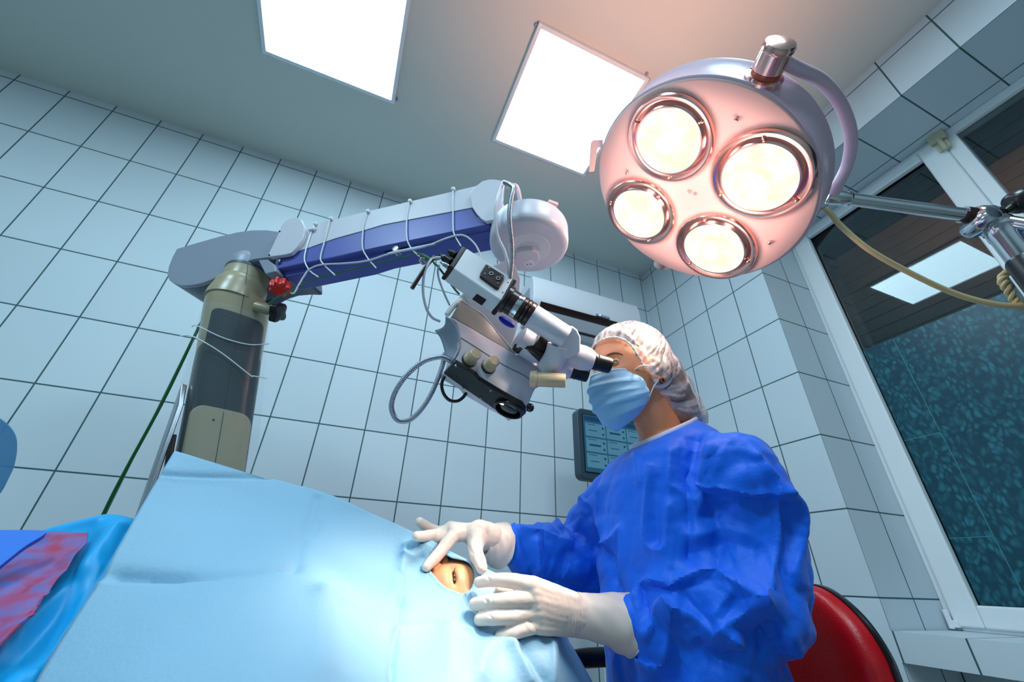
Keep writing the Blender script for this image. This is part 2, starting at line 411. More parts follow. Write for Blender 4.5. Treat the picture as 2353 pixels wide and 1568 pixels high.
part(MB().box((XW + .022, .428, SILL + .082), (XW + .028, .995, 2.535)), 'pane', M_GLASS, win, smooth=0)
part(MB().box((XW + .022, WY0 + .06, SILL + .02), (XW + .028, .297, SOFFIT - .041)), 'pane', M_GLASS, win, smooth=0)
part(MB().box((XW + .0195, .432, SILL + .086), (XW + .0215, .991, 1.785)), 'frosted_film', M_FILM, win, smooth=0)
seam = MB()
for a, b in ((( .86, SILL + .085), (.86, 1.78)), ((.86, 1.33), (.995, 1.33)), ((.86, .94), (.995, .94))):
    seam.box((XW + .0188, min(a[0], b[0]) - .0012, min(a[1], b[1]) - .0012), (XW + .0195, max(a[0], b[0]) + .0012, max(a[1], b[1]) + .0012))
part(seam, 'film_seam', mat('film_edge', lin(60, 140, 150), .4), win, smooth=0)
bl = MB()
for k in range(64):
    z = SILL + .03 + k * .0305; bl.box((XW + .075 + .004 * (k % 2), WY0 + .05, z), (XW + .09, 1.06, z + .0305))
part(bl, 'roller_shutter', mat('shutter_slats', lin(15, 10, 13), .5), win, smooth=0)
hg = MB(); hy = .345
hg.box((XW - .032, hy - .03, 2.555), (XW - .012, hy + .03, 2.612)); hg.tube([(XW - .03, hy - .002, 2.49), (XW - .03, hy - .002, 2.565)], .010, seg=14); hg.box((XW - .025, hy - .022, 2.50), (XW - .013, hy + .022, 2.545))
part(hg, 'hinge', mat('hinge_plastic', lin(196, 190, 160), .4), win, bevel=.003)
hg = MB(); hg.tube([(XW - .022, 1.085, .60 + .04), (XW - .022, 1.085, .70)], .009, seg=14); hg.box((XW - .025, 1.06, .645), (XW - .01, 1.09, .668))
part(hg, 'hinge', M_FRAME, win, bevel=.002)

# ------------------------------------------------------------------ ceiling light panels
M_DIFF = emis('lit_diffuser', PANEL_COLOR, PANEL_STRENGTH)
M_PFRAME = mat('panel_frame_white', lin(232, 240, 246), .4)
def panel(x0, x1, y0, y1, label):
    t = thing('ceiling_light', ((x0 + x1) / 2, (y0 + y1) / 2, ZC), label, 'ceiling light', 'square light panels on the ceiling')
    f = MB(); z0, z1, w = ZC - .028, ZC, .018
    f.box((x0, y0, z0), (x0 + w, y1, z1)); f.box((x1 - w, y0, z0), (x1, y1, z1)); f.box((x0 + w, y0, z0), (x1 - w, y0 + w, z1)); f.box((x0 + w, y1 - w, z0), (x1 - w, y1, z1))
    part(f, 'panel_frame', M_PFRAME, t, bevel=.002)
    part(MB().box((x0 + w, y0 + w, z0 + .006), (x1 - w, y1 - w, z0 + .012)), 'diffuser', M_DIFF, t, smooth=0)
    for cx, cy in ((x0 - .006, y0 + .02), (x0 + .02, y1 + .006), (x1 + .006, y1 - .02), (x1 - .02, y0 - .006), (x1 + .004, y0 + .012)):
        part(MB().box((cx - .007, cy - .007, ZC - .012), (cx + .007, cy + .007, ZC)), 'clip', M_GREY, t, bevel=.002)
    return t
panel(-.777, -.165, .77, 1.375, 'square white ceiling light panel above the microscope arm, left of the other')
panel(.370, .960, .755, 1.362, 'square white ceiling light panel beside the round surgical lamp')

# ------------------------------------------------------------------ air conditioner on the back wall
ac = thing('air_conditioner', (1.2, YA, 2.27), 'white wall mounted air conditioner high on the tiled back wall', 'air conditioner')
x0, x1 = .83, 1.62
prof = [(YA, 2.40), (1.86, 2.41), (1.815, 2.39), (1.80, 2.34), (1.795, 2.22), (1.80, 2.175), (1.83, 2.14), (1.90, 2.115), (YA, 2.11)]
part(MB().prism([(x0, y, z) for y, z in prof], (x1 - x0, 0, 0)), 'body', M_WHITE, ac, bevel=.008, bseg=3)
part(MB().prism([(x0 + .045, y, z) for y, z in ((1.789, 2.19), (1.797, 2.165), (1.812, 2.152), (1.82, 2.17))], (x1 - x0 - .09, 0, 0)), 'air_slot', M_BROWN, ac)
part(MB().prism([(x0 + .05, y, z) for y, z in ((1.81, 2.147), (1.835, 2.128), (1.88, 2.109), (1.882, 2.114), (1.83, 2.14))], (x1 - x0 - .10, 0, 0)), 'louvre', M_WHITE, ac, bevel=.002)
part(MB().prism([(x0 + .05, y, z) for y, z in ((1.885, 2.113), (1.905, 2.106), (1.91, 2.112))], (x1 - x0 - .10, 0, 0)), 'lower_slot', M_BROWN, ac)
part(MB().box((1.26, 1.785, 2.196), (1.36, 1.797, 2.212)), 'display', M_GREY, ac, bevel=.002)
part(MB().ball((1.285, 1.784, 2.204), .004), 'indicator_light', emis('blue_led', (.35, .4, 1), 4), ac)
part(MB().box((x0 - .004, 1.85, 2.20), (x0 + .004, 1.95, 2.32)), 'side_grille', M_GREY, ac)

# ------------------------------------------------------------------ monitor on its stand
MY = 1.60
PY = A(0, 1, 0)
def my(p, y=MY): return onp(*p, A(0, y, 0), PY)
mo = thing('monitor', (1.10, 1.66, 0), 'dark framed monitor with a lit blue screen behind the seated surgeon', 'monitor')
tl, bl_ = my((1325, 936)), my((1332, 1098)); xl = tl[0]; zt, zb = tl[2] + .0, bl_[2] - .004; mwid = .42
outl = []
for cx, cz, a0 in ((xl + .03, zt - .03, 90), (xl + .03, zb + .03, 180), (xl + mwid - .03, zb + .03, 270), (xl + mwid - .03, zt - .03, 0)):
    for k in range(6):
        a = math.radians(a0 + k * 18); outl.append((cx + .03 * math.cos(a), MY, cz + .03 * math.sin(a)))
part(MB().prism(outl, (0, .05, 0)), 'housing', M_SCREENB, mo, bevel=.006, bseg=3)
sx0, sx1, sz0, sz1 = xl + .030, xl + mwid - .03, zb + .035, zt - .03
part(MB().box((sx0 - .004, MY - .002, sz0 - .004), (sx1 + .004, MY + .01, sz1 + .004)), 'bezel', M_BLACK, mo)
def screen_mat():
    return emis('lit_screen', (.03, .15, .27), .38)
part(MB().box((sx0, MY - .0035, sz0), (sx1, MY + .004, sz1)), 'screen', screen_mat(), mo, smooth=0)
E_TILE = emis('screen_tile', (.10, .30, .46), .45); E_BAR = emis('screen_bar', (.02, .08, .20), .4)
nx = 3; cw = (sx1 - sx0 - .012) / nx; rh = .072
for r in range(4):
    for c in range(nx):
        a = sx0 + .006 + c * cw; z = sz1 - .035 - (r + 1) * rh
        if z < sz0: continue
        pt = part(MB().box((a + .003, MY - .0042, z + .004), (a + cw - .003, MY - .0035, z + rh - .004)), 'screen_icon', E_TILE, mo, smooth=0)
        for lo, hi in ((((a + .02, z + rh * .42), (a + cw - .035, z + rh * .54)) if (r + c) % 2 else ((a + .02, z + rh * .42), (a + cw - .05, z + rh * .47))),
                       ((a + cw - .022, z + rh * .62), (a + cw - .012, z + rh * .76)), ((a + cw - .022, z + rh * .2), (a + cw - .012, z + rh * .34)), ((a + .012, z + rh * .82), (a + cw * .5, z + rh * .86))):
            part(MB().box((lo[0], MY - .0048, lo[1]), (hi[0], MY - .0043, hi[1])), 'screen_mark', E_BAR, pt, smooth=0)
part(MB().box((sx0 + .006, MY - .0042, sz1 - .028), (sx1 - .01, MY - .0035, sz1 - .008)), 'screen_header', E_BAR, mo, smooth=0)
part(MB().box((1.075, 1.60, .08), (1.16, 1.68, zb + .06)), 'stand_post', M_SCREENB, mo, bevel=.008)
part(MB().box((1.062, 1.598, .10), (1.076, 1.66, zb - .05)), 'post_trim', M_FRAME, mo, bevel=.003)
part(MB().box((1.0, 1.45, 0), (1.5, 1.85, .08)), 'stand_base', M_SCREENB, mo, bevel=.02)

# ------------------------------------------------------------------ round surgical lamp on its floor stand
LC = A(.6169, .4512, 1.5423); LN = nrm(A(-.5324, .2307, -.8144)); LE1 = nrm(A(-.3976, -.9175, 0)); LE2 = np.cross(LN, LE1)
if LE2[0] > 0: LE2 = -LE2
def lp(a, b, h=0): return LC + LE1 * a + LE2 * b + LN * h
lamp = thing('surgical_lamp', (1.144, .19, 0), 'round surgical lamp in a pink glow with four lit bulbs over the surgeon', 'surgical lamp')
hs = MB(); hs.lathe(LC, LN, [(.05, -.115), (.16, -.108), (.225, -.096), (.246, -.086), (.2505, -.080), (.2515, -.074), (.249, -.070), (.249, -.012), (.2505, -.004), (.247, 0), (.001, .002)], 96, True)
part(hs, 'housing', M_RIM, lamp, smooth=50)
fc = MB(); fc.lathe(LC, LN, [(.2465, -.004), (.2465, .001), (.243, .0045), (.20, .006), (.10, .009), (.002, .010)], 96)
face = part(fc, 'face_plate', M_LAMP, lamp, smooth=50)
sm = MB()
def screw(a, b, h, par, r=.0045):
    part(MB().lathe(lp(a, b, h), LN, [(r, -.002), (r, .002), (r * .6, .004), (.0004, .0046)], 14), 'screw', M_BEZ, par, smooth=50)
for a, b in ((.19, -.02), (.0106, -.0064), (.0106, .007), (-.165, .065), (-.155, .10), (-.01, .165), (-.03, -.20)): screw(a, b, .009, face)
M_BULB = emis('lit_bulb_glass', LAMP_COLOR, 1.6)
def bulb_mat():
    m = bpy.data.materials.new('lit_reflector'); m.use_nodes = True; nt = m.node_tree; nt.nodes.clear()
    tc = nt.nodes.new('ShaderNodeTexCoord'); n = nt.nodes.new('ShaderNodeTexNoise'); n.inputs['Scale'].default_value = 30; nt.links.new(tc.outputs['Object'], n.inputs[0])
    cr = nt.nodes.new('ShaderNodeValToRGB'); e = cr.color_ramp.elements; e[0].position = .3; e[0].color = (1, .84, .62, 1); e[1].position = .6; e[1].color = (1, .95, .86, 1)
    nt.links.new(n.outputs[0], cr.inputs[0])
    em = nt.nodes.new('ShaderNodeEmission'); nt.links.new(cr.outputs[0], em.inputs[0]); em.inputs[1].default_value = .84
    o = nt.nodes.new('ShaderNodeOutputMaterial'); nt.links.new(em.outputs[0], o.inputs[0]); return m
M_REFL = bulb_mat()
for (a, b) in ((.106, .0905), (.103, -.111), (-.105, .103), (-.105, -.103)):
    hd = MB(); hd.ring(lp(a, b), LN, [(.097, .004), (.097, .012), (.093, .018), (.088, .018), (.080, .012), (.074, .020), (.071, .020), (.071, .000)], 64)
    bz = part(hd, 'bulb_bezel', M_BEZ, lamp, smooth=50)
    for k in range(3):
        t = 2 * math.pi * k / 3 + a * 9 + b * 5; screw(a + .083 * math.cos(t), b + .083 * math.sin(t), .0165, bz, .0035)
    q = MB(); q.lathe(lp(a, b), LN, [(.0712, .004), (.0712, .020), (.060, .026), (.04, .032), (.02, .035), (.001, .036)], 56)
    part(q, 'bulb_glass', M_REFL, bz, smooth=60)
    q = MB(); q.lathe(lp(a, b), LN, [(.020, .0352), (.012, .0368), (.006, .0376), (.001, .0379)], 40)
    part(q, 'bulb_core', M_BULB, bz, smooth=60)
# pivots on the rim
def rim_axis(ax): return nrm(ax)
tk = MB(); P0 = lp(.249, -.026, -.035); ax = nrm(LE1)
tk.lathe(P0, ax, [(.034, -.006), (.034, .003), (.028, .005), (.025, .006)], 40); plate = part(tk, 'pivot_plate', M_BEZ, lamp, smooth=40)
part(MB().lathe(P0, ax, [(.024, .004), (.024, .012), (.0265, .015), (.0265, .046), (.028, .048), (.028, .053), (.025, .058), (.012, .0605), (.001, .061)], 48), 'pivot_knob', M_BEZ, lamp, smooth=35)
part(MB().lathe(P0, ax, [(.0255, .006), (.0255, .011)], 40), 'pivot_seal', mat('orange_seal', lin(196, 90, 60), .4), lamp)
for k in range(4):
    t = k * math.pi / 2 + .6; u_, w_, _ = frame(ax); screw_p = P0 + (u_ * math.cos(t) + w_ * math.sin(t)) * .0305 + ax * .004
    part(MB().ball(screw_p, .003), 'screw', M_CHROME, plate)
P1 = lp(-.249, .004, -.03)
part(MB().lathe(P1, -LE1, [(.030, -.006), (.030, .004), (.025, .008), (.024, .028), (.018, .034), (.001, .035)], 32), 'pivot_knob', M_BEZ, lamp, smooth=40)
hq = lp(.03, .262, -.03); hdp = dep(hq); hn = nrm(ray(1368, 355))
hd = MB(); hd.prism([at(u, v, hdp) for u, v in c6((112, 640), (112, 684), (88, 684), (80, 692), (62, 818), (32, 822), (40, 690), (44, 655), (56, 641))], hn * .014)
part(hd, 'side_handle', M_LAMP, lamp, bevel=.003)
# yoke from the rim pivot round the back to the arm
kn = P0 + ax * .036; d0 = dep(kn)
JP = at(1912, 452, 0.90)
yk = [kn] + [at(u, v, d) for (u, v), d in zip([(1830, 156), (1888, 186), (1932, 240), (1955, 310), (1948, 375), (1925, 425)], [d0 + .02, d0 + .045, d0 + .08, d0 + .11, d0 + .14, d0 + .16])] + [JP]
part(MB().tube(yk, .0115, n=60, seg=14), 'yoke', M_RIM, lamp)
# behind the disc the yoke carries on to the lower pivot
# arm, joint, pole
J = at(2278, 503, .85)
part(MB().tube([JP - nrm(J - JP) * .012, J], .0135, seg=20), 'arm', M_CHROME, lamp)
part(MB().lathe(JP + nrm(J - JP) * .02, nrm(J - JP), [(.0155, -.03), (.0165, -.028), (.0165, .012), (.0142, .016)], 24), 'arm_socket', M_CHROME, lamp)
jt = MB(); ua = nrm(J - JP); sd = nrm(np.cross(ua, A(0, 0, 1)))
jt.lathe(J - ua * .028, ua, [(.016, -.006), (.020, -.004), (.024, .004), (.026, .02), (.024, .036), (.018, .042)], 32)
jt.ring(J - A(0, 0, .022), A(0, 0, 1), [(.017, -.012), (.026, -.010), (.028, 0), (.026, .010), (.017, .012)], 32)
jt.lathe(J - ua * .03 - A(0, 0, .02), sd, [(.001, -.030), (.014, -.029), (.019, -.022), (.019, .022), (.014, .029), (.001, .030)], 28)
part(jt, 'clamp_joint', M_CHROME, lamp, smooth=40)
part(MB().tube([J - ua * .052, J - ua * .030], .0175, seg=24), 'clamp_sleeve', M_BROWN, lamp)
kb = MB(); kp = at(2335, 468, .84)
kb.lathe(kp, nrm(A(.6, -.5, .5)), [(.006, -.03), (.008, -.01), (.020, -.006), (.024, .0), (.024, .014), (.018, .02), (.001, .022)], 24)
part(kb, 'clamp_knob', M_BLACK, lamp, smooth=40)
pb = A(J[0], J[1], 0)
part(MB().lathe(pb, A(0, 0, 1), [(.022, .05), (.022, J[2] - .18), (.0225, J[2] - .055), (.024, J[2] - .05), (.024, J[2] - .032), (.019, J[2] - .028)], 36), 'pole', M_CHROME, lamp, smooth=40)
part(MB().lathe(pb, A(0, 0, 1), [(.0245, .3), (.0265, .305), (.0265, J[2] - .115), (.0245, J[2] - .11)], 36), 'pole_sleeve', M_BLACK, lamp, smooth=40)
part(MB().tube([J + A(.0, 0, .0), at(2353, 516, .80), at(2460, 540, .74)], .0125, seg=18), 'counter_arm', M_CHROME, lamp)
bs = MB()
for k in range(5):
    t = k * 2 * math.pi / 5 + .3; bs.tube([pb + A(0, 0, .05), pb + A(.26 * math.cos(t), .26 * math.sin(t), .025)], [.028, .016], seg=10)
for k in range(5):
    t = k * 2 * math.pi / 5 + .3
    part(MB().lathe(pb + A(.26 * math.cos(t), .26 * math.sin(t), .025), A(-math.sin(t), math.cos(t), 0), [(.025, -.012), (.025, .012)], 20), 'caster', M_BLACK, lamp)
bs.lathe(pb, A(0, 0, 1), [(.05, .03), (.05, .08), (.03, .1)], 28)
part(bs, 'stand_base', M_CHROME, lamp, smooth=40)
# mains cable hanging from the lamp to the pole
cb = [at(u, v, d) for (u, v), d in zip([(1895, 478), (1912, 495), (1935, 522), (2000, 576), (2100, 632), (2200, 677), (2290, 700), (2360, 703)], [.895, .89, .885, .87, .855, .84, .82, .80])]
part(MB().tube(cb, .0058, n=80, seg=12), 'mains_cable', M_BCABLE, lamp)
cw_ = spline([at(u, v, d) for (u, v), d in zip([(2322, 622), (2306, 634), (2305, 650), (2318, 668), (2332, 690), (2345, 702), (2370, 708)], [.835, .83, .825, .82, .815, .81, .80])], 70)
tw = MB()
for ph in (0, math.pi):
    P = []
    for i, p in enumerate(cw_):
        t = nrm(np.gradient(cw_, axis=0)[i]); u_, w_, _ = frame(t, A(0, 1, 0)); a = i * .42 + ph; P.append(p + (u_ * math.cos(a) + w_ * math.sin(a)) * .0042)
    tw.tube(P, .0042, seg=8)
part(tw, 'twisted_cable', M_BCABLE, lamp)
# the lamp's light, plus an added spot for the ceiling
def add_light(name, kind, loc, target, power, color, parent, **k):
    l = bpy.data.lights.new(name, kind); o = bpy.data.objects.new(name, l); scene.collection.objects.link(o); l.energy = power; l.color = color
    o.location = tuple(loc)
    if target is not None: o.rotation_euler = Vector(np.asarray(target) - np.asarray(loc)).to_track_quat('-Z', 'Y').to_euler()
    for kk, v in k.items(): setattr(l, kk, v)
    return o
EYE = at(1045, 1320, .72)
for i, (a, b) in enumerate(((.106, .0905), (.103, -.111), (-.105, .103), (-.105, -.103))):
    add_light('bulb_light', 'SPOT', lp(a, b, .045), at(1000, 1400, .67), LAMP_SPOT, (1, .84, .67), lamp, spot_size=math.radians(31), spot_blend=1.0, shadow_soft_size=.03)
    add_light('bulb_glow', 'POINT', lp(a, b, .11), None, .82, (1, .66, .58), lamp, shadow_soft_size=.03)
add_light('added_ceiling_glow', 'SPOT', lp(.0, .0, -.16), lp(0.0, .75, -1.2), 44, (1, .45, .32), lamp, spot_size=math.radians(105), spot_blend=1.0, shadow_soft_size=.1)  # added warm spot behind the housing, brightens the ceiling near the lamp

# ------------------------------------------------------------------ surgical microscope on its floor stand
CT = at(553, 668, 1.18); CX = A(CT[0], CT[1], 0)
mic = thing('surgical_microscope', CX, 'grey and white surgical microscope on a jointed arm and beige column by the tiled wall', 'microscope')
AD = nrm(A(.68, -.53, 0)); AM = nrm(A(-.53, -.68, 0))          # arm direction and the side of the arm that faces the room
PF = at(880, 540, 1.0)                                           # a point of the arm's side face
t_ = np.dot(CT + AM * .055 - PF, AM)
def arm(pts, off=0.0): return [onp(u, v, CT + AM * (.055 + off), AM) for u, v in pts]
# column: rounded oblong shaft
CM = nrm(A(.31, -.95, 0)); CD = A(-CM[1], CM[0], 0)              # the column's front and side
def oblong(c, r1, r2, n=48, e=3.0):
    out = []
    for a in np.linspace(0, 2 * math.pi, n, endpoint=False):
        ca, sa = math.cos(a), math.sin(a); out.append(c + CD * r1 * abs(ca) ** (2 / e) * np.sign(ca) + CM * r2 * abs(sa) ** (2 / e) * np.sign(sa))
    return out
zt = CT[2]
def axis_at(z): h = zt - z; return A(CX[0], CX[1], z) + (CD * .20 - CM * .10) * min(h, .6)
cl = MB(); cl.loft([oblong(axis_at(zt + h), r1, r2, 48, e) for h, r1, r2, e in ((-.035, .078, .074, 2.3), (-.06, .080, .076, 2.4), (-.10, .079, .075, 2.7), (-.16, .076, .072, 3.2), (-.23, .074, .070, 3.6))])
part(cl, 'column', M_BEIGE, mic, smooth=40)
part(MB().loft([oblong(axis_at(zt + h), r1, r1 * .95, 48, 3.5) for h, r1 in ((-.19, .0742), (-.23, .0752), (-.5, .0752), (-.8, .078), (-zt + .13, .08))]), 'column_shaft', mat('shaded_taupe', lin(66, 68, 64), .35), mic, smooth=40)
cc = MB(); cc.lathe(axis_at(zt), A(0, 0, 1), [(.074, -.05), (.0725, -.028), (.069, -.014), (.067, .0), (.066, .012), (.060, .020), (.058, .028), (.058, .062), (.056, .066), (.03, .067)], 64)
part(cc, 'column_collar', M_BEIGE, mic, smooth=35)
cc = MB(); cc.lathe(axis_at(zt), A(0, 0, 1), [(.0592, .058), (.0592, .064)], 64); part(cc, 'collar_seam', M_GREYD, mic)
def on_col(du, z, out): return axis_at(z) + CD * du + CM * out
def col_panel(z0, z1, w0, w1, off, name, m, rt, thick, par=mic):
    P = []; n = 10                                                # a plate bent round the column's front
    zs = [z1 - rt + rt * math.sin(k / n * math.pi / 2) for k in range(n, -1, -1)] + list(np.linspace(z1 - rt, z0, 6)[1:])
    G = []
    for z in zs:
        hw = w0 - rt + rt * math.sqrt(max(0, 1 - ((z - (z1 - rt)) / rt) ** 2)) if z > z1 - rt else w0 + (w1 - w0) * (z1 - rt - z) / (z1 - rt - z0)
        G.append([on_col(x, z, off * (1 - .42 * abs(x / .076) ** 3.4)) for x in np.linspace(-hw, hw, 25)])
    return part(MB().grid(G), name, m, par, solid=thick, smooth=60)
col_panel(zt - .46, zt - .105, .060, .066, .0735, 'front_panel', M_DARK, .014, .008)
col_panel(zt - .9, zt - .355, .064, .068, .0765, 'lower_cover', M_BEIGE, .026, .008)
part(MB().tube([on_col(.000, zt + .055, .0582), on_col(.001, zt + .0, .0675), on_col(.001, zt - .05, .0768), on_col(.001, zt - .10, .0765), on_col(.001, zt - .12, .078), on_col(.0, zt - .34, .0781), on_col(0, zt - .37, .081), on_col(.0, zt - .6, .081)], .0006, seg=6), 'seam_line', M_BLACK, mic)
for du, z, o in ((-.018, zt - .122, .0772), (-.012, zt - .185, .0776), (-.018, zt - .385, .0802)): part(MB().ball(on_col(du, z, o), .0026), 'screw', M_BLACK, mic)
part(MB().prism([on_col(-.080, zt - .95, -.04), on_col(-.080, zt - .95, .06), on_col(-.080, zt - .36, .055), on_col(-.080, zt - .30, .02), on_col(-.080, zt - .30, -.04)], -CD * .012), 'side_rail', M_STEEL, mic, bevel=.003)
part(MB().tube([on_col(-.086, zt - .43, .06), on_col(-.088, zt - .48, .068), on_col(-.086, zt - .54, .065)], [.004, .007, .005], n=10), 'latch', M_BLACK, mic)
part(MB().box((CX[0] - .30, CX[1] - .20, .05), (CX[0] + .40, CX[1] + .40, .14)), 'stand_base', M_BEIGE, mic, bevel=.03, bseg=3)
for sx in (-.23, .33):
    for sy in (-.13, .33): part(MB().lathe(A(CX[0] + sx, CX[1] + sy, .03), A(0, 1, 0), [(.03, -.015), (.03, .015)], 24), 'caster', M_BLACK, mic)
# clear film wrapped loosely round the column, held with ties
part(MB().loft([oblong(axis_at(zt + h), r, r * .97, 40, 2.6) for h, r in ((-.09, .084), (-.2, .088), (-.31, .094), (-.42, .098), (-.5, .094))], cap=False), 'clear_wrap', M_CLEAR, mic, smooth=180)
P = [on_col(x, zt + z, o) for x, z, o in ((-.094, -.145, .0), (-.085, -.165, .062), (-.03, -.185, .086), (.03, -.182, .086), (.080, -.155, .066))]
part(MB().tube(P, .0014, n=30, seg=8), 'wrap_tie', M_TIE, mic)
P = [on_col(x, zt + z, o) for x, z, o in ((-.115, -.19, .03), (-.09, -.20, .075), (-.03, -.225, .092), (.042, -.262, .094), (.05, -.262, .094), (.085, -.25, .07))]
part(MB().tube(P, .0014, n=40, seg=8), 'wrap_tie', M_TIE, mic)
# locking knob on the column
kp = at(611, 711, 1.125); kd = nrm(at(640, 719, 1.122) - kp)
part(MB().lathe(kp, kd, [(.014, -.03), (.014, .012), (.011, .02)], 24), 'knob_stem', M_BEIGE, mic, smooth=40)
kb = MB(); kb.lathe(kp, kd, [(.010, .018), (.014, .02), (.014, .03)], 20)
kr = []
for i in range(72):
    a = i / 72 * 2 * math.pi; kr.append(.0255 + .005 * math.cos(4 * a))
u_, w_, n_ = frame(kd)
kb.loft([[kp + kd * h + (u_ * math.cos(i / 72 * 2 * math.pi) + w_ * math.sin(i / 72 * 2 * math.pi)) * kr[i] * s for i in range(72)] for h, s in ((.026, .8), (.028, 1), (.042, 1), (.046, .9), (.048, .4))])
part(kb, 'locking_knob', M_BLACK, mic, smooth=40)
# pivot block over the collar
pv = MB(); pv.lathe(axis_at(zt), A(0, 0, 1), [(.058, .066), (.058, .085), (.055, .098), (.046, .112), (.032, .120), (.001, .122)], 56)
part(pv, 'pivot_dome', M_GREY, mic, smooth=40)
part(MB().prism(arm(c3((640, 655), (705, 650), (760, 690), (770, 735), (690, 755)), .006), -AM * .05), 'pivot_block', M_GREY, mic, bevel=.004)
part(MB().lathe(axis_at(zt) + A(0, 0, .086) + CM * .058, CM, [(.007, -.02), (.007, .003), (.004, .004), (.001, .003)], 20), 'bolt', M_GREYD, mic)
# counterweight housing behind the pivot
top = c3((78, 578), (150, 556), (250, 527), (400, 485), (500, 462), (600, 448), (700, 447), (800, 460))
bot = c3((800, 640), (710, 640), (610, 652), (530, 680), (450, 722), (380, 762), (310, 797), (240, 822), (180, 833), (110, 836), (60, 822), (25, 795), (12, 758), (20, 705), (45, 640))
part(MB().prism(arm(top + bot, -.012), -AM * .012), 'housing_plate', M_GREY, mic, bevel=.003)
bot2 = c3((800, 640), (710, 645), (600, 660), (520, 700), (470, 760), (400, 850), (335, 940), (300, 1015), (220, 975), (130, 905), (60, 850), (22, 800), (12, 758), (20, 705), (45, 640))
core = arm(top + bot, -.024); k = len(core)
part(MB().prism(core, -AM * .19), 'counterweight_housing', M_GREYD, mic, bevel=.012, bseg=3)
for i in range(4):
    p = at(*c3((330 + i * 15, 868 - i * 7))[0], 1.165)
    part(MB().obox(p, nrm(A(.2, -.4, .9)) * .008, AD * .0016, AM * .003), 'vent_light', emis('amber_glow', (1, .42, .12), 2.2), mic)
# the arm: white beam, blue lower cover, end plates
beam = c3((800, 460), (880, 440), (965, 425)) + c3((1400, 320), (1870, 210)) + c4((300, 225), (640, 145), (780, 120), (835, 330), (770, 380), (620, 292), (0, 410)) + c3((1370, 452), (1170, 508), (975, 577), (875, 608), (800, 640))
part(MB().prism(arm(beam, 0), -AM * .11), 'arm_beam', M_SCOPE, mic, bevel=.004)
blue = c3((772, 650), (875, 610), (975, 577), (1170, 508), (1370, 452)) + c4((0, 412), (615, 294), (650, 345), (710, 390), (745, 395), (738, 410), (400, 478), (0, 562)) + c3((1370, 592), (1170, 638), (990, 672), (762, 720), (756, 690))
part(MB().prism(arm(blue, -.002), -AM * .085), 'arm_cover', M_BLUE, mic, bevel=.004)
lower = c3((800, 712), (990, 672), (1370, 592)) + c4((0, 562), (400, 478), (738, 410), (742, 460), (400, 530), (0, 615)) + c3((1370, 660), (1000, 740), (830, 775))
part(MB().prism(arm(lower, -.020), -AM * .06), 'arm_underside', M_BLUE, mic, bevel=.003)
plate = c3((790, 455), (800, 420), (830, 385), (870, 364), (905, 360), (940, 375), (962, 420), (964, 470), (945, 520), (905, 575), (870, 608), (835, 618), (720, 634), (710, 622), (750, 540))
pl = part(MB().prism(arm(plate, .012), -AM * .012), 'end_plate', M_SCOPE, mic, bevel=.002)
for p in c3((792, 458), (720, 622)): part(MB().ball(arm([p], .013)[0], .0025), 'screw', M_BLACK, pl)
plate = c4((600, 190), (640, 146), (690, 108), (735, 97), (780, 97), (838, 108), (828, 240), (800, 330), (768, 378), (712, 388), (680, 370), (640, 325), (615, 285))
part(MB().prism(arm(plate, .010), -AM * .010), 'end_plate', M_SCOPE, mic, bevel=.002)
part(MB().lathe(arm(c3((790, 670)), .0)[0], AM, [(.007, -.004), (.007, .004), (.005, .006), (.001, .006)], 6), 'hex_bolt', M_STEEL, mic)
part(MB().lathe(arm(c3((1605, 592)), -.006)[0], AM, [(.009, -.01), (.009, .006), (.008, .009), (.001, .010)], 20), 'slide_screw', M_STEEL, mic, smooth=40)
part(MB().prism(arm(c3((1515, 590), (1680, 556), (1684, 570), (1520, 604)), -.0195), -AM * .004), 'slot', M_BLACK, mic)
part(MB().lathe(arm(c3((1778, 655)), -.02)[0], AM, [(.008, -.01), (.008, .004), (.004, .006)], 18), 'cable_clamp', M_STEEL, mic)
# red tension knob
rp = at(*c3((797, 843))[0], 1.07); ra = nrm(A(.15, -.35, -1)); u_, w_, n_ = frame(ra); rk = MB()
rk.loft([[rp + ra * h + (u_ * math.cos(a) + w_ * math.sin(a)) * (.0235 + .0035 * math.cos(8 * a)) * s for a in np.linspace(0, 2 * math.pi, 96, endpoint=False)] for h, s in ((-.012, .75), (-.010, .95), (-.006, 1), (.008, 1), (.013, .92), (.015, .7), (.0155, .4))])
part(rk, 'tension_knob', M_RED, mic, smooth=40)
part(MB().tube([rp - ra * .05, rp - ra * .008], .005, seg=12), 'knob_screw', M_STEEL, mic)
# nylon ties and cables along the arm
for tline in (c3((1040, 405), (1010, 470), (975, 580), (965, 660), (1000, 730), (1060, 775)), c3((1146, 368), (1105, 520), (1075, 640), (1100, 690), (1175, 762)),
              c3((1402, 318), (1375, 412), (1365, 560), (1400, 640), (1460, 712)), c3((1695, 248), (1675, 340), (1672, 490), (1700, 570), (1760, 632)),
              c4((487, 165), (485, 300), (486, 440), (500, 490), (540, 560))):
    P = arm(tline, .003); P = [P[0] - AM * .03] + P; part(MB().tube(P, .0017, n=30, seg=8), 'nylon_tie', M_TIE, mic)
    part(MB().obox(arm([tline[0]], .004)[0], AD * .0045, A(0, 0, .0045), AM * .004), 'tie_head', M_TIE, mic, bevel=.001)
part(MB().obox(arm(c3((1015, 440)), .006)[0], AD * .010, A(0, 0, .007), AM * .004), 'tie_bundle', M_TIE, mic, bevel=.003)
def armc(pts, off): return [arm([p], o)[0] for p, o in zip(pts, off if hasattr(off, '__len__') else [off] * len(pts))]
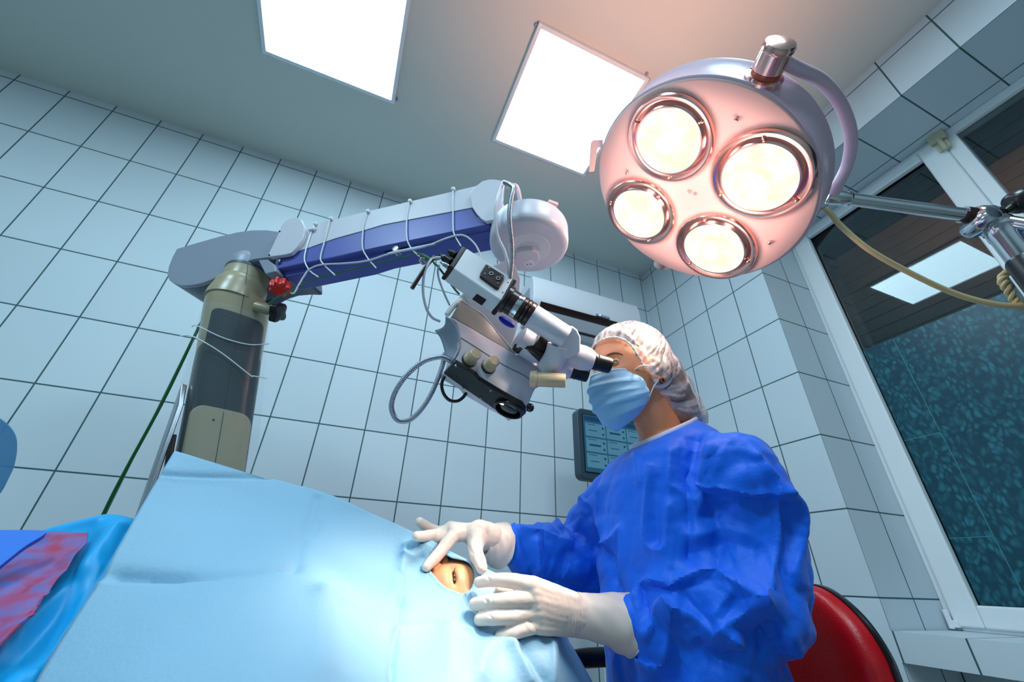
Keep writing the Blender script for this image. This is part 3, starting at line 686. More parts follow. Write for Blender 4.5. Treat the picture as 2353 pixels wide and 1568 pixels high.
part(MB().tube(armc(c3((870, 885), (893, 885), (930, 820), (960, 770), (1000, 720), (1080, 690), (1250, 680), (1400, 662), (1600, 600), (1870, 545)) + c4((40, 615), (100, 595), (220, 580), (330, 550), (430, 510), (520, 485), (580, 495), (640, 550), (675, 620), (684, 650)), .006), .0022, n=120, seg=8), 'white_cable', M_CABLE, mic)
part(MB().tube(armc(c3((740, 935), (870, 870), (1050, 785), (1300, 720), (1600, 650), (1760, 615), (1800, 625), (1840, 650), (1868, 690)), [.02, .01, -.005, -.012, -.012, -.012, -.005, 0, .0]), .0018, n=70, seg=8), 'green_wire', M_GREEN, mic)

# --- drum at the arm's end, suspension, camera and optics (parts of the microscope)
DC = at(1215, 572, .95); DZ = A(0, 0, 1)
part(MB().lathe(DC, DZ, [(.001, .0), (.076, .0), (.083, .0015), (.0885, .0055), (.0915, .012), (.0925, .02), (.0925, .056), (.0915, .060), (.0895, .061), (.0885, .066), (.07, .082), (.04, .092), (.001, .096)], 80), 'drum_housing', M_SCOPE, mic, smooth=35)
part(MB().ring(DC, -DZ, [(.026, -.004), (.026, .001), (.049, .0012), (.051, -.001), (.051, -.004)], 64), 'drum_ring', M_WHITE, mic, smooth=40)
hp = DC + A(.0, 0, 0)
hb = [onp(u, v, DC - DZ * .012, DZ) for u, v in c4((912, 650), (920, 610), (960, 592), (1040, 590), (1080, 612), (1086, 660), (1060, 700), (1010, 715), (950, 722), (905, 730), (900, 690))]
part(MB().prism(hb, DZ * .022), 'drum_hub', M_SCOPE, mic, bevel=.004, bseg=3)
bc = onp(*c4((1012, 682))[0], DC - DZ * .0125, DZ)
bt = part(MB().lathe(bc, -DZ, [(.0135, -.003), (.0135, .0012), (.012, .002), (.001, .002)], 36), 'hub_button', M_WHITE, mic, smooth=40)
for dx in (-.0045, .0045): part(MB().lathe(bc - DZ * .002 + AD * dx, -DZ, [(.0022, 0), (.0022, .0008)], 14), 'button_hole', M_STEEL, bt)
part(MB().lathe(DC, DZ, [(.030, .09), (.030, .104), (.018, .108), (.018, .122), (.022, .124), (.022, .132), (.012, .138), (.001, .139)], 24), 'drum_cap', M_STEEL, mic, smooth=40)
part(MB().tube([DC + DZ * .125, DC + DZ * .15 - AD * .02] + [at(u, v, d) for (u, v), d in zip(c4((930, 158), (880, 140), (850, 150)), (.945, .95, .955))], .0055, n=24, seg=10), 'hose', M_CABLE, mic)
part(MB().obox(at(*c4((1175, 268))[0], .93), A(.012, 0, 0), A(0, .006, 0), A(0, 0, .004)), 'drum_clip', M_LAMP, mic, bevel=.001)
# arm end joins the drum
ae = arm(c4((740, 380), (838, 330), (845, 470), (742, 490)), -.01)
part(MB().prism(ae, -AM * .09), 'arm_joint', M_SCOPE, mic, bevel=.01, bseg=3)
def ribbed(pts, r, n, seg=14, amp=.16, per=3):
    P = spline(pts, n); T = np.gradient(P, axis=0); u = None; R_ = []
    for i in range(n):
        t = nrm(T[i]); u = frame(t)[0] if u is None else nrm(u - t * np.dot(u, t)); w = np.cross(t, u); rr = r * (1 + amp * math.cos(2 * math.pi * i / per) - amp * .3)
        R_.append([P[i] + rr * (math.cos(a) * u + math.sin(a) * w) for a in np.linspace(0, 2 * math.pi, seg, endpoint=False)])
    return MB().loft(R_)
def ats(pts, ds): return [at(u, v, d) for (u, v), d in zip(pts, ds if hasattr(ds, '__len__') else [ds] * len(pts))]
part(ribbed(ats(c4((845, 120), (880, 135), (905, 160), (890, 230), (878, 330), (882, 430), (893, 540), (895, 640), (888, 730), (878, 800)), (.935, .92, .90, .88, .865, .86, .86, .86, .86, .865)), .0050, 300), 'metal_conduit', M_STEEL, mic, smooth=180)
part(MB().tube(ats(c4((838, 110), (815, 170), (790, 250), (778, 350), (785, 440), (805, 520), (840, 590), (860, 660), (868, 720), (862, 780)), (.95, .93, .91, .895, .885, .88, .875, .87, .87, .875)), .0036, n=60, seg=10), 'white_cable', M_CABLE, mic)

# frame of the optics body: long axis, optical axis, side facing the room
E1 = nrm(A(.935, .08, -.34)); SN = nrm(np.cross(E1, A(0, 0, 1))); 
if SN[1] > 0: SN = -SN
E3 = np.cross(E1, SN); E3 = E3 if E3[2] > 0 else -E3            # up, along the optics
BP = at(1120, 850, .86)
def side(pts, off=0.0): return [onp(u, v, BP + SN * off, SN) for u, v in pts]
body = c5((765, 400), (760, 330), (735, 270), (700, 240), (690, 210), (900, 330), (1110, 455), (1330, 585), (1420, 575), (1500, 610), (1570, 680), (1600, 760), (1580, 850), (1510, 960), (1470, 1060), (1440, 1150), (1385, 1100), (1200, 1000), (950, 850), (915, 800), (700, 672), (755, 590), (770, 520))
part(MB().prism(side(body), -SN * .085), 'optics_body', M_SCOPE, mic, bevel=.010, bseg=4)
part(MB().tube(side(c5((770, 415), (900, 495), (1070, 605), (1230, 705), (1400, 790), (1450, 825), (1490, 855)), .0006), .0006, n=24, seg=6), 'seam_line', M_BLACK, mic)
# concave grey end of the body
ce = []
for k, (a, b) in enumerate(zip(spline(c5((520, 345), (575, 420), (610, 520), (620, 575), (625, 640)), 14), spline(c5((628, 205), (705, 265), (758, 370), (768, 500), (690, 662)), 14))):
    pa, pb = onp(*a, BP - SN * .045, SN), onp(*b, BP + SN * .001, SN); ce.append([pa * (1 - t) + pb * t + E1 * .010 * math.sin(math.pi * t) for t in np.linspace(0, 1, 8)])
part(MB().grid(ce), 'end_shell', M_GREY, mic, solid=.004, smooth=60)
# black base plate with the objective
plate = c5((600, 780), (700, 672), (915, 800), (950, 850), (1200, 1000), (1385, 1100), (1420, 1150), (1425, 1190), (1390, 1222), (1300, 1228), (1200, 1200), (1140, 1160), (1050, 1095), (830, 945))
BN = nrm(np.cross(E1, SN)); BN = BN if BN[2] < 0 else -BN
b0 = side([c5((950, 850))[0]])[0]
bpp = [onp(u, v, b0 + BN * .004, BN) for u, v in plate]
part(MB().prism(bpp, -BN * .012), 'base_plate', M_BLACK, mic, bevel=.003)
def onb(pt, h=.0045): return onp(*pt, b0 + BN * h, BN)
oc = onb(c5((1262, 1128))[0]); orad = np.linalg.norm(onb(c5((1420, 1165))[0]) - oc) * .92
part(MB().ring(oc, BN, [(orad, -.004), (orad, .005), (orad * .93, .007), (orad * .84, .007), (orad * .80, -.004)], 56), 'objective_ring', M_BLACK, mic, smooth=40)
part(MB().lathe(oc, BN, [(orad * .81, .0005), (orad * .5, .003), (.0005, .004)], 48), 'objective_lens', M_LENSOFF, mic, smooth=180)
part(MB().ball(onb(c5((1185, 1080))[0], .0075), (.006, .004, .0015), axes=[E1, SN, BN]), 'lit_filament', emis('objective_light', (1, .62, .25), 2.5), mic)
for p in c5((728, 700), (805, 920), (985, 1025), (1080, 948)): part(MB().lathe(onb(p), BN, [(.003, -.001), (.003, .0012), (.001, .0015)], 14), 'screw', M_STEEL, mic)
for p in c5((735, 815), (990, 900), (1130, 985)): part(MB().lathe(onb(p), BN, [(.002, -.001), (.002, .0003)], 12), 'screw_hole', M_BROWN, mic)
part(MB().ball(at(*c5((1470, 1120))[0], .87), .0095), 'foot_knob', M_BLACK, mic)
# two tan knobs on the side and the handle knob towards the surgeon
for (bx, by), (tx, ty) in (((862, 645), (935, 578)), ((1055, 712), (1122, 645))):
    p = side(c5((bx, by)))[0]; q = at(*c5((tx, ty))[0], dep(p) - .022); d = nrm(q - p); L = np.linalg.norm(q - p)
    part(MB().lathe(p, d, [(.0165, -.006), (.0165, .003), (.0150, .004)], 36), 'knob_base', M_BLACK, mic, smooth=40)
    part(MB().lathe(p, d, [(.0150, .003), (.0155, .006), (.0145, .010), (.0128, .012), (.0122, L - .002), (.0105, L), (.001, L)], 40), 'tan_knob', M_KNOBB, mic, smooth=35)
p, q = at(*c5((1535, 838))[0], .835), at(*c5((1830, 850))[0], .825); d = nrm(q - p); L = np.linalg.norm(q - p)
part(MB().lathe(p, d, [(.0165, -.012), (.0185, 0), (.0165, .003)], 32), 'handle_base', M_KNOBB, mic, smooth=40)
part(MB().lathe(p, d, [(.0150, .0), (.0155, .004), (.0148, .010), (.0152, .012), (.0150, .016), (.0148, L - .004), (.0135, L), (.001, L + .0005)], 40), 'handle_knob', M_KNOBB, mic, smooth=35)
# suspension plate from the drum down to the body, and the clear hood in front of it
sus = [at(u, v, d) for (u, v), d in zip(c4((545, 890), (700, 800), (760, 690), (900, 640), (960, 780), (940, 1120), (890, 1290), (740, 1200)), [.935] * 8)]
part(MB().prism(sus, nrm(A(-.1, 1, .2)) * .03), 'suspension_plate', M_SCOPE, mic, bevel=.005)
hood = side(c5((690, 205), (780, 45), (1000, 190), (1180, 400), (1345, 600), (1330, 590), (1110, 455), (900, 330)), -.004)
part(MB().prism(hood, -SN * .03), 'hood', mat('hood_plastic', lin(160, 158, 152), .15), mic, bevel=.003)
part(MB().tube(side(c5((640, 190), (700, 110), (780, 40)), -.02), .006, n=8, seg=8), 'hood_edge', M_FRAME, mic)
part(MB().tube(side(c5((785, 45), (1000, 190), (1180, 400), (1345, 600)), -.003), .0009, n=24, seg=6), 'hood_trim', M_FRAME, mic)
# video camera lying along the top: ridge towards the room
def cam4(pt, d): return at(*c4(pt)[0], d)
r0, r1 = cam4((490, 715), .855), cam4((822, 940), .83)
w1 = cam4((580, 573), .885) - r0; w2 = cam4((425, 803), .875) - r0
ln = nrm(r1 - r0)
def camb(s0, s1, g=1.0, name='x', m=M_WHITE, bev=.002):
    c = r0 + (w1 + w2) * .5; q = []
    for k in (r0, r0 + w1, r0 + w1 + w2, r0 + w2): q.append(c + (k - c) * g + ln * s0)
    return part(MB().prism(q, ln * (s1 - s0)), name, m, mic, bevel=bev)
CLn = np.linalg.norm(r1 - r0)
cambody = camb(0, CLn, 1.0, 'video_camera', M_WHITE, .003)
camb(-.010, 0, 1.0, 'camera_back', M_BROWN); camb(CLn, CLn + .010, 1.02, 'camera_flange', M_BROWN)
FN1 = nrm(np.cross(ln, w1)); FN1 = FN1 if np.dot(FN1, CAM - r0) > 0 else -FN1
FN2 = nrm(np.cross(ln, w2)); FN2 = FN2 if np.dot(FN2, CAM - r0) > 0 else -FN2
pp = [onp(u, v, r0, FN1) for u, v in c4((712, 690), (838, 768), (838, 800), (800, 865), (780, 862), (668, 780), (672, 755))]
cp = part(MB().prism([p + FN1 * .005 for p in pp], -FN1 * .008), 'control_panel', M_BROWN, cambody, bevel=.003, bseg=3)
for p in c4((750, 752), (798, 785)): part(MB().ring(onp(*p, r0 + FN1 * .005, FN1), FN1, [(.0048, 0), (.0048, .0016), (.0028, .0016), (.0028, 0)], 20), 'socket', M_STEEL, cp)
for p in c4((735, 712), (706, 752), (822, 770), (796, 818)): part(MB().ball(onp(*p, r0 + FN1 * .005, FN1), .0018), 'screw', M_STEEL, cp)
for p in c4((866, 812), (830, 882)): part(MB().ball(onp(*p, r0, FN1), .0013), 'screw', M_BLACK, cambody)
pp = [onp(u, v, r0, FN2) for u, v in c4((652, 890), (718, 932), (685, 972), (618, 928))]
part(MB().prism([p + FN2 * .0006 for p in pp], -FN2 * .002), 'window', M_BROWN, cambody)
# connectors at the back
bcn = r0 + (w1 + w2) * .5 - ln * .010
for off, rr, L, m in ((w1 * .30, .0085, .02, M_BLACK), (w1 * .02 + w2 * .1, .0095, .032, M_BLACK), (-w1 * .28 - w2 * .05, .0055, .022, M_STEEL)):
    part(MB().lathe(bcn + off, -ln, [(rr * .8, 0), (rr, .002), (rr, L * .6), (rr * .7, L * .7), (rr * .6, L), (.001, L)], 20), 'connector', m, mic, smooth=40)
part(MB().tube(ats(c4((362, 632), (300, 700), (200, 855)), (.885, .87, .85)), [.0045, .0042, .0046], n=12, seg=12), 'antenna', M_BROWN, mic)
part(MB().tube(ats(c4((400, 640), (350, 645), (310, 690), (285, 760), (278, 880), (300, 990), (340, 1055), (395, 1082)), (.885, .88, .87, .865, .865, .87, .88, .89)), .0030, n=50, seg=10), 'grey_cable', M_CABLE, mic)
part(MB().tube(ats(c4((390, 690), (380, 730), (388, 790), (425, 890), (463, 972)), (.88, .885, .89, .895, .90)), .0024, n=40, seg=10), 'grey_cable', M_CABLE, mic)
part(MB().tube(ats(c4((240, 612), (320, 650), (370, 690), (440, 780), (500, 862), (528, 892)), (.93, .92, .90, .90, .91, .92)), .0024, n=40, seg=8), 'green_wire', M_GREEN, mic)
# adapter, ribbed ring, tube and elbow
T0, T1 = cam4((880, 945), .835), cam4((1265, 1195), .835); td = nrm(T1 - T0); TL = np.linalg.norm(T1 - T0)
part(MB().lathe(T0, td, [(.030, -.012), (.030, -.004), (.0265, -.002), (.0265, .012)], 40), 'lens_mount', M_BROWN, mic, smooth=40)
part(MB().lathe(T0, td, [(.0255, .010), (.0262, .012), (.0262, .022), (.0255, .024)], 44), 'chrome_ring', M_CHROME, mic, smooth=40)
s_ = TL / .125
part(MB().lathe(T0, td, [(.024, .022), (.0262, .024), (.0272, .028), (.0272, .031), (.0255, .033), (.0272, .035), (.0272, .039), (.0252, .041), (.0268, .043), (.0268, .050), (.0245, .053)], 48), 'ribbed_ring', M_BROWN, mic, smooth=30)
part(MB().lathe(T0, td, [(.0245, .050), (.0252, .052), (.0245, TL - .004), (.0235, TL)], 48), 'camera_tube', M_SCOPE, mic, smooth=35)
cz = crop(1166, 714, .25)
eb = ats(cz((452, 352), (490, 225), (535, 134), (600, 145), (640, 175), (672, 245), (668, 370), (640, 410), (565, 445), (510, 428)), .824)
part(MB().prism(eb, nrm(ray(1300, 780)) * .045), 'elbow', M_SCOPE, mic, bevel=.004, bseg=3)
part(MB().ball(at(*c5((1240, 262))[0], .862), (.020, .004, .010), axes=[td, SN, np.cross(td, SN)]), 'blue_filter_knob', mat('filter_blue', lin(40, 60, 210), .3), mic)
# binocular head
bk = ats(cz((330, 470), (350, 400), (385, 362), (460, 370), (520, 430), (575, 445), (630, 415), (640, 450), (585, 490), (550, 530), (500, 552), (420, 568), (355, 550), (325, 515)), .848)
part(MB().prism(bk, nrm(ray(1290, 820)) * .06), 'binocular_housing', M_SCOPE, mic, bevel=.008, bseg=4)
part(MB().tube(ats(c5((1318, 562), (1370, 510), (1430, 500), (1510, 540), (1575, 600), (1612, 680)), (.885, .885, .885, .885, .88, .875)), [.008, .013, .014, .014, .012, .008], n=30, seg=16), 'black_collar', M_BROWN, mic)
part(MB().lathe(at(*c5((1420, 470))[0], .90), nrm(E1), [(.02, -.02), (.03, -.015), (.03, .03), (.024, .05), (.02, .06)], 40), 'rear_housing', M_SCOPE, mic, smooth=40)
part(MB().lathe(at(*c5((1580, 460))[0], .885), nrm(E1), [(.020, -.012), (.024, -.008), (.024, .012), (.02, .02)], 36), 'brown_knob', M_BROWN, mic, smooth=40)
part(MB().tube(ats(c4((1225, 1250), (1200, 1330), (1130, 1420)), (.845, .85, .86)), [.026, .026, .022], n=10, seg=28), 'mount_cone', M_SCOPE, mic)
EY1a, EY1b = at(1297, 811, .865), at(1402, 841, .868)
ed = nrm(EY1b - EY1a)
far_off = A(-.016, .064, .003)
for k, off in enumerate((A(0, 0, 0), far_off)):
    a = EY1a + off; L = np.linalg.norm(EY1b - EY1a)
    part(MB().lathe(a, ed, [(.014, -.014), (.021, -.006), (.0262, .008), (.0268, L * .40), (.0240, L * .54), (.0195, L * .62)], 40), 'eyepiece_tube', M_SCOPE, mic, smooth=35)
    part(MB().lathe(a, ed, [(.0178, L * .60), (.0188, L * .62), (.0188, L * .66), (.0178, L * .675), (.0178, L * .69), (.0186, L * .70), (.0186, L * .735), (.0178, L * .75), (.0176, L * .97), (.0165, L), (.012, L), (.011, L - .006), (.0005, L - .008)], 40), 'eyecup', M_BLACK, mic, smooth=35)
part(MB().ball(at(*c5((2072, 748))[0], .852), .0016), 'screw', M_BLACK, mic)
# looped conduit and hose at the tail
part(ribbed(ats(c5((690, 660), (640, 630), (560, 614), (400, 662), (235, 800), (125, 960), (85, 1110), (125, 1225), (200, 1258), (290, 1230), (390, 1130), (480, 990), (550, 830), (598, 690), (622, 580)), (.86, .855, .85, .845, .84, .835, .835, .84, .845, .85, .86, .87, .88, .89, .90)), .0054, 430), 'looped_conduit', M_STEEL, mic, smooth=180)
part(MB().tube(ats(c5((640, 775), (605, 830), (588, 900), (610, 985), (665, 1045), (740, 1055), (800, 1020), (845, 955)), (.89, .88, .875, .875, .88, .885, .89, .895)), .0036, n=50, seg=12), 'black_hose', M_BLACK, mic)
add_light('objective_spot', 'SPOT', oc + BN * .012, EYE, 1.2, (1, .86, .66), mic, spot_size=math.radians(16), spot_blend=.8, shadow_soft_size=.012)

# green cable tied along the arm and hanging past the column
gp = ats(c3((745, 930), (600, 1000)) + c2((1048, 325), (1010, 370), (840, 720), (640, 1090), (520, 1330)) + [(130, 1420)], (1.19, 1.25, 1.245, 1.235, 1.17, 1.10, 1.06, .98))
part(MB().tube(gp, .0042, n=60, seg=10), 'green_cable', M_GREEN, mic)

# ------------------------------------------------------------------ patient's drape: a sheet met by pixels and depths, then creased
LAT = [  # columns from the sheet's left edge to the right; each row: (x, y, depth), ridge to below the frame
    [(400, 1040, .78), (345, 1130, .70), (232, 1330, .56), (80, 1568, .44), (-40, 1800, .37)],
    [(520, 1072, .79), (485, 1170, .71), (440, 1335, .56), (350, 1568, .42), (300, 1800, .34)],
    [(700, 1122, .80), (690, 1205, .72), (680, 1345, .58), (640, 1568, .42), (620, 1800, .34)],
    [(850, 1180, .80), (850, 1260, .74), (850, 1380, .63), (860, 1568, .46), (860, 1800, .37)],
    [(945, 1222, .79), (950, 1300, .74), (960, 1400, .655), (970, 1568, .51), (980, 1800, .42)],
    [(1045, 1273, .762), (1055, 1325, .72), (1075, 1430, .645), (1100, 1568, .545), (1110, 1800, .46)],
    [(1150, 1322, .740), (1165, 1385, .69), (1185, 1462, .645), (1200, 1568, .58), (1210, 1800, .50)],
    [(1225, 1368, .735), (1255, 1425, .685), (1274, 1475, .655), (1271, 1568, .60), (1275, 1800, .53)]]
LAT = np.array(LAT, float)
def lat(s, t):                                               # s 0..7, t 0..4
    cols = np.array([spline(LAT[i], 5) if False else LAT[i] for i in range(len(LAT))])
    def cr(P, x):
        n = len(P); Q = np.concatenate([[2 * P[0] - P[1]], P, [2 * P[-1] - P[-2]]]); i = min(int(x), n - 2); f = x - i; a, b, c, d = Q[i:i + 4]
        return .5 * (2 * b + (c - a) * f + (2 * a - 5 * b + 4 * c - d) * f * f + (3 * b - a - 3 * c + d) * f ** 3)
    return cr(np.array([cr(c, t) for c in cols]), s)
NS, NT = 170, 130
S = np.linspace(0, 7, NS); T = np.linspace(0, 4, NT)
PXG = np.array([[lat(s, t) for s in S] for t in T]); G = np.array([[at(*p) for p in r] for r in PXG])
far = [G[0] + A(0, a, b) for a, b in ((.19, -.42), (.175, -.25), (.15, -.11), (.09, -.025), (.035, .0))]
# right-hand side of the sheet turns under into a hanging fold
side_fold = []
for r in range(NT):
    t = T[r]; e = G[r, -1]
    u2, v2 = np.interp(t, [0, 1, 2, 3, 4], [1260, 1292, 1305, 1358, 1410]), np.interp(t, [0, 1, 2, 3, 4], [1385, 1440, 1478, 1568, 1780]); f = at(u2, v2, np.interp(t, [0, 1, 2, 3, 4], [.79, .76, .74, .70, .62]))
    side_fold.append([e * (1 - k) + f * k for k in np.linspace(0, 1, 9)[1:]])
G2 = np.concatenate([G, np.array(side_fold)], 1)
GX = np.concatenate([np.array([np.concatenate([f, f[-1:] + np.linspace(0, 1, 9)[1:, None] * A(.03, .05, 0)]) for f in far]), G2], 0)
NF = len(far)
# opening over the eye
HOLE = np.array(h6((455, 905), (560, 770), (610, 742), (740, 690), (840, 730), (1000, 765), (1110, 810), (1180, 890), (1215, 1010), (1190, 1150), (1150, 1240), (1050, 1310), (960, 1300), (870, 1265), (760, 1220), (640, 1120), (530, 985)))
HOLE = spline(np.vstack([HOLE, HOLE[:1]]), 120)[:-1]
def inpoly(p, Q):
    x, y = p; c = False
    for (x1, y1), (x2, y2) in zip(Q, np.roll(Q, -1, 0)):
        if (y1 > y) != (y2 > y) and x < (x2 - x1) * (y - y1) / (y2 - y1) + x1: c = not c
    return c
m_, n_ = GX.shape[:2]; V = GX.reshape(-1, 3); F = []; inside = {}; rim_ = set()
for i in range(m_):
    for j in range(n_):
        if i >= NF and j < NS:
            q = PXG[i - NF, j, :2]
            if 930 < q[0] < 1110 and 1260 < q[1] < 1380: inside[i * n_ + j] = inpoly(q, HOLE)
for i in range(m_ - 1):
    for j in range(n_ - 1):
        f = (i * n_ + j, i * n_ + j + 1, (i + 1) * n_ + j + 1, (i + 1) * n_ + j)
        if any(inside.get(k, False) for k in f): rim_.update(f); continue
        F.append(f)
used = {k for f in F for k in f}
for k in used:                                               # pull the cut edge onto the opening's outline
    if k in rim_ and k // n_ >= NF and k % n_ < NS:
        q = PXG[k // n_ - NF, k % n_]; h = HOLE[np.argmin(((HOLE - q[:2]) ** 2).sum(1))]; V[k] = at(h[0], h[1], q[2]) if np.linalg.norm(h - q[:2]) < 12 else V[k]
dm = MB(); dm.add(V, F); dme = dm.mesh('d')
bm = bmesh.new(); bm.from_mesh(dme); bmesh.ops.delete(bm, geom=[v for v in bm.verts if not v.link_faces], context='VERTS')
bm.to_mesh(dme); bm.free()
dme.update()
P = co(dme); N = vn(dme)
if np.mean(N @ A(0, -.6, .8)) < 0: dme.flip_normals(); N = -N
PB = P.copy(); vn_bare = N.copy()                                                # the bare sheet, for things that lie on or under it
f1, f2 = worley(P * A(5, 7, 7) + 3, 5); dsp = .005 * (vnoise(P * 9, 2)) + .004 * np.clip(f2 - f1, 0, .5)
dist_eye = np.linalg.norm(P - EYE, axis=1); fade = np.clip((dist_eye - .035) / .05, 0, 1)
setco(dme, P + N * (dsp * fade)[:, None])
folds(dme, [(h4((640, 895), (1000, 902), (1400, 905), (1640, 885), (1860, 850)), -.006, .009), (h4((600, 880), (900, 898), (1150, 906)), -.004, .014), (h4((640, 935), (1000, 932), (1400, 918), (1800, 885)), .0035, .006),
            (h4((1030, 250), (1300, 268), (1700, 275)), -.005, .007), (h4((1020, 268), (1300, 280), (1700, 284)), .003, .005),
            (h5((1118, 1560), (1120, 1420), (1135, 1290), (1160, 1130), (1165, 900)), -.006, .007), (h5((1135, 1560), (1140, 1400), (1150, 1280), (1170, 1100)), .003, .005),
            (h5((1150, 1225), (1300, 1215), (1450, 1210), (1620, 1240)), .003, .006), (h5((650, 1020), (800, 1100), (1000, 1190), (1120, 1225)), .006, .014),
            (h5((630, 400), (590, 530), (520, 700), (500, 830)), -.004, .008), (h5((640, 560), (600, 640)), -.003, .006), (h5((650, 1000), (640, 1200), (660, 1500)), .006, .02),
            (h2((1050, 1290), (1110, 1400), (1180, 1560)), .009, .012), (h2((1120, 1280), (1230, 1420), (1330, 1560)), -.006, .010), (h2((880, 1250), (800, 1330), (760, 1500)), .006, .014),
            (h2((960, 1230), (1060, 1250), (1250, 1230)), .005, .010), (h2((1390, 1230), (1395, 1400), (1390, 1560)), .004, .006),
            (h2((480, 1090), (490, 1300), (480, 1560)), .004, .02), (h2((120, 400), (90, 560), (60, 800)), .006, .010),
            (h6((60, 700), (200, 720), (330, 640), (430, 540)), .005, .007), (h6((150, 860), (260, 800), (350, 720)), -.003, .005)], gain=1.5)
drape = finish(dme, 'surgical_drape', M_DRAPE, None, smooth=60, recalc=False)
m = drape.modifiers.new('solid', 'SOLIDIFY'); m.thickness = .0012; m.offset = -1
tag(drape, 'pale blue paper surgical drape with a hole over the patient\'s eye', 'drape')
TREE_D = bvh(dme)

# ------------------------------------------------------------------ operating table and the patient lying under the drape
tb = thing('operating_table', (-.35, .85, 0), 'operating table hidden under the pale blue drape, carrying the patient', 'operating table')
part(MB().box((-1.45, .72, .45), (.24, 1.0, .47)), 'table_frame', M_STEEL, tb, bevel=.005)
part(MB().box((-1.45, .72, .47), (.24, 1.0, .50)), 'mattress', M_BLACK, tb, bevel=.015, bseg=3)
part(MB().box((-.6, .78, .06), (-.3, .98, .45)), 'pedestal', M_STEEL, tb, bevel=.02); part(MB().box((-.9, .70, 0), (.1, .90, .06)), 'table_base', M_STEEL, tb, bevel=.02)
near_ = np.linalg.norm(PB - EYE, axis=1) < .06
EN = nrm(vn_bare[near_].mean(0)); cen_ = PB[near_].mean(0); EYE = EYE - EN * np.dot(EYE - cen_, EN); HC = EYE - EN * .1025
pb_ = MB(); pb_.ball(HC, .099, 32, 24); pb_.chain([HC + A(-.04, .02, -.02), A(.02, .93, .655)], [.05, .055])
pb_.chain([A(.02, .93, .64), A(-.12, .93, .64), A(-.5, .95, .590)], [.06, .085, .070]); pb_.chain([A(-.5, .95, .590), A(-.75, .93, .575)], [.070, .065])
pb_.chain([A(-.8, .96, .56), A(-1.2, .95, .555), A(-1.38, .95, .55)], [.052, .048, .042]); pb_.chain([A(-.8, .84, .56), A(-1.2, .83, .555), A(-1.38, .83, .55)], [.052, .048, .042])
pme = remesh(pb_, .008, 3)
bm = bmesh.new(); bm.from_mesh(pme)
for cuts, rad in ((2, .05), (1, .032)):
    ed_ = [e for e in bm.edges if all((np.array(v.co) - EYE) @ (np.array(v.co) - EYE) < rad ** 2 for v in e.verts)]
    bmesh.ops.subdivide_edges(bm, edges=ed_, cuts=cuts, use_grid_fill=True)
bm.to_mesh(pme); bm.free()
P = co(pme); d = P - HC; r = np.linalg.norm(d, axis=1); near = np.linalg.norm(P - EYE, axis=1) < .055
ex = nrm(A(1, 0, 0) - EN * EN[0]); ey = np.cross(EN, ex)
q = P - EYE; a_ = q @ ex; b_ = q @ ey
H = .0050 * np.exp(-((a_ - .012) / .009) ** 2 - (b_ / .016) ** 2) + .0045 * np.exp(-((a_ + .016) / .010) ** 2 - (b_ / .017) ** 2) - .0045 * np.exp(-((a_ + .001) / .0022) ** 2 - (b_ / .012) ** 4) \
    - .004 * np.exp(-((a_ + .006) / .008) ** 2 - ((b_ - .020) / .008) ** 2) + .0022 * np.exp(-((a_ - .006) / .003) ** 2 - (b_ / .011) ** 2) + .0016 * np.exp(-((a_ + .006) / .003) ** 2 - (b_ / .011) ** 2)
w_ = np.clip((.055 - np.linalg.norm(q, axis=1)) / .02, 0, 1) * (np.abs(r - .099) < .012)
P = P + (d / r[:, None]) * ((.1010 - r + H) * w_)[:, None]
def tuck(me, tree):                                          # the head stays under the sheet except in the opening
    P = co(me)
    for i in range(len(P)):
        r_ = np.linalg.norm(P[i] - EYE)
        if .045 < r_ < .2:
            l, nn, ix, dd = tree.find_nearest(Vector(P[i]), .08)
            if l is not None and (Vector(P[i]) - l).dot(nn) > -.004: P[i] = P[i] - np.array(nn) * ((Vector(P[i]) - l).dot(nn) + .005)
    setco(me, P)
setco(pme, P); tuck(pme, TREE_D)
pat = thing('person', (-.4, .95, .56), 'patient lying under the drape with one eye bared in its opening', 'person')
finish(pme, 'body', M_SKIN2, pat, smooth=180, recalc=False)
ep = EYE + ex * -.0008 - EN * .0020
part(MB().ball(ep, (.0036, .0125, .0030), axes=[ex, ey, EN]), 'eye', M_IRIS, pat)
ls = MB(); random.seed(4)
for k in range(14):
    b = .0115 * (k / 13 * 1.5 - .5) if k > 3 else .010; root = ep + ey * (.002 + .0007 * k) + ex * .0012 + EN * .002
    tip = root + ex * (-.004 + .0085 * (k / 13)) + ey * (.006 + .002 * random.random()) + EN * .0025
    part(MB().tube([root, root * .5 + tip * .5 + EN * .001, tip], [.00035, .00028, .0001], n=6, seg=5), 'eyelash', M_LIP, pat)
part(MB().tube([ep + ey * t + EN * .0022 + ex * .0016 for t in (-.0125, -.006, 0, .006, .0115)], .0006, n=14, seg=6), 'lid_line', M_LIP, pat)

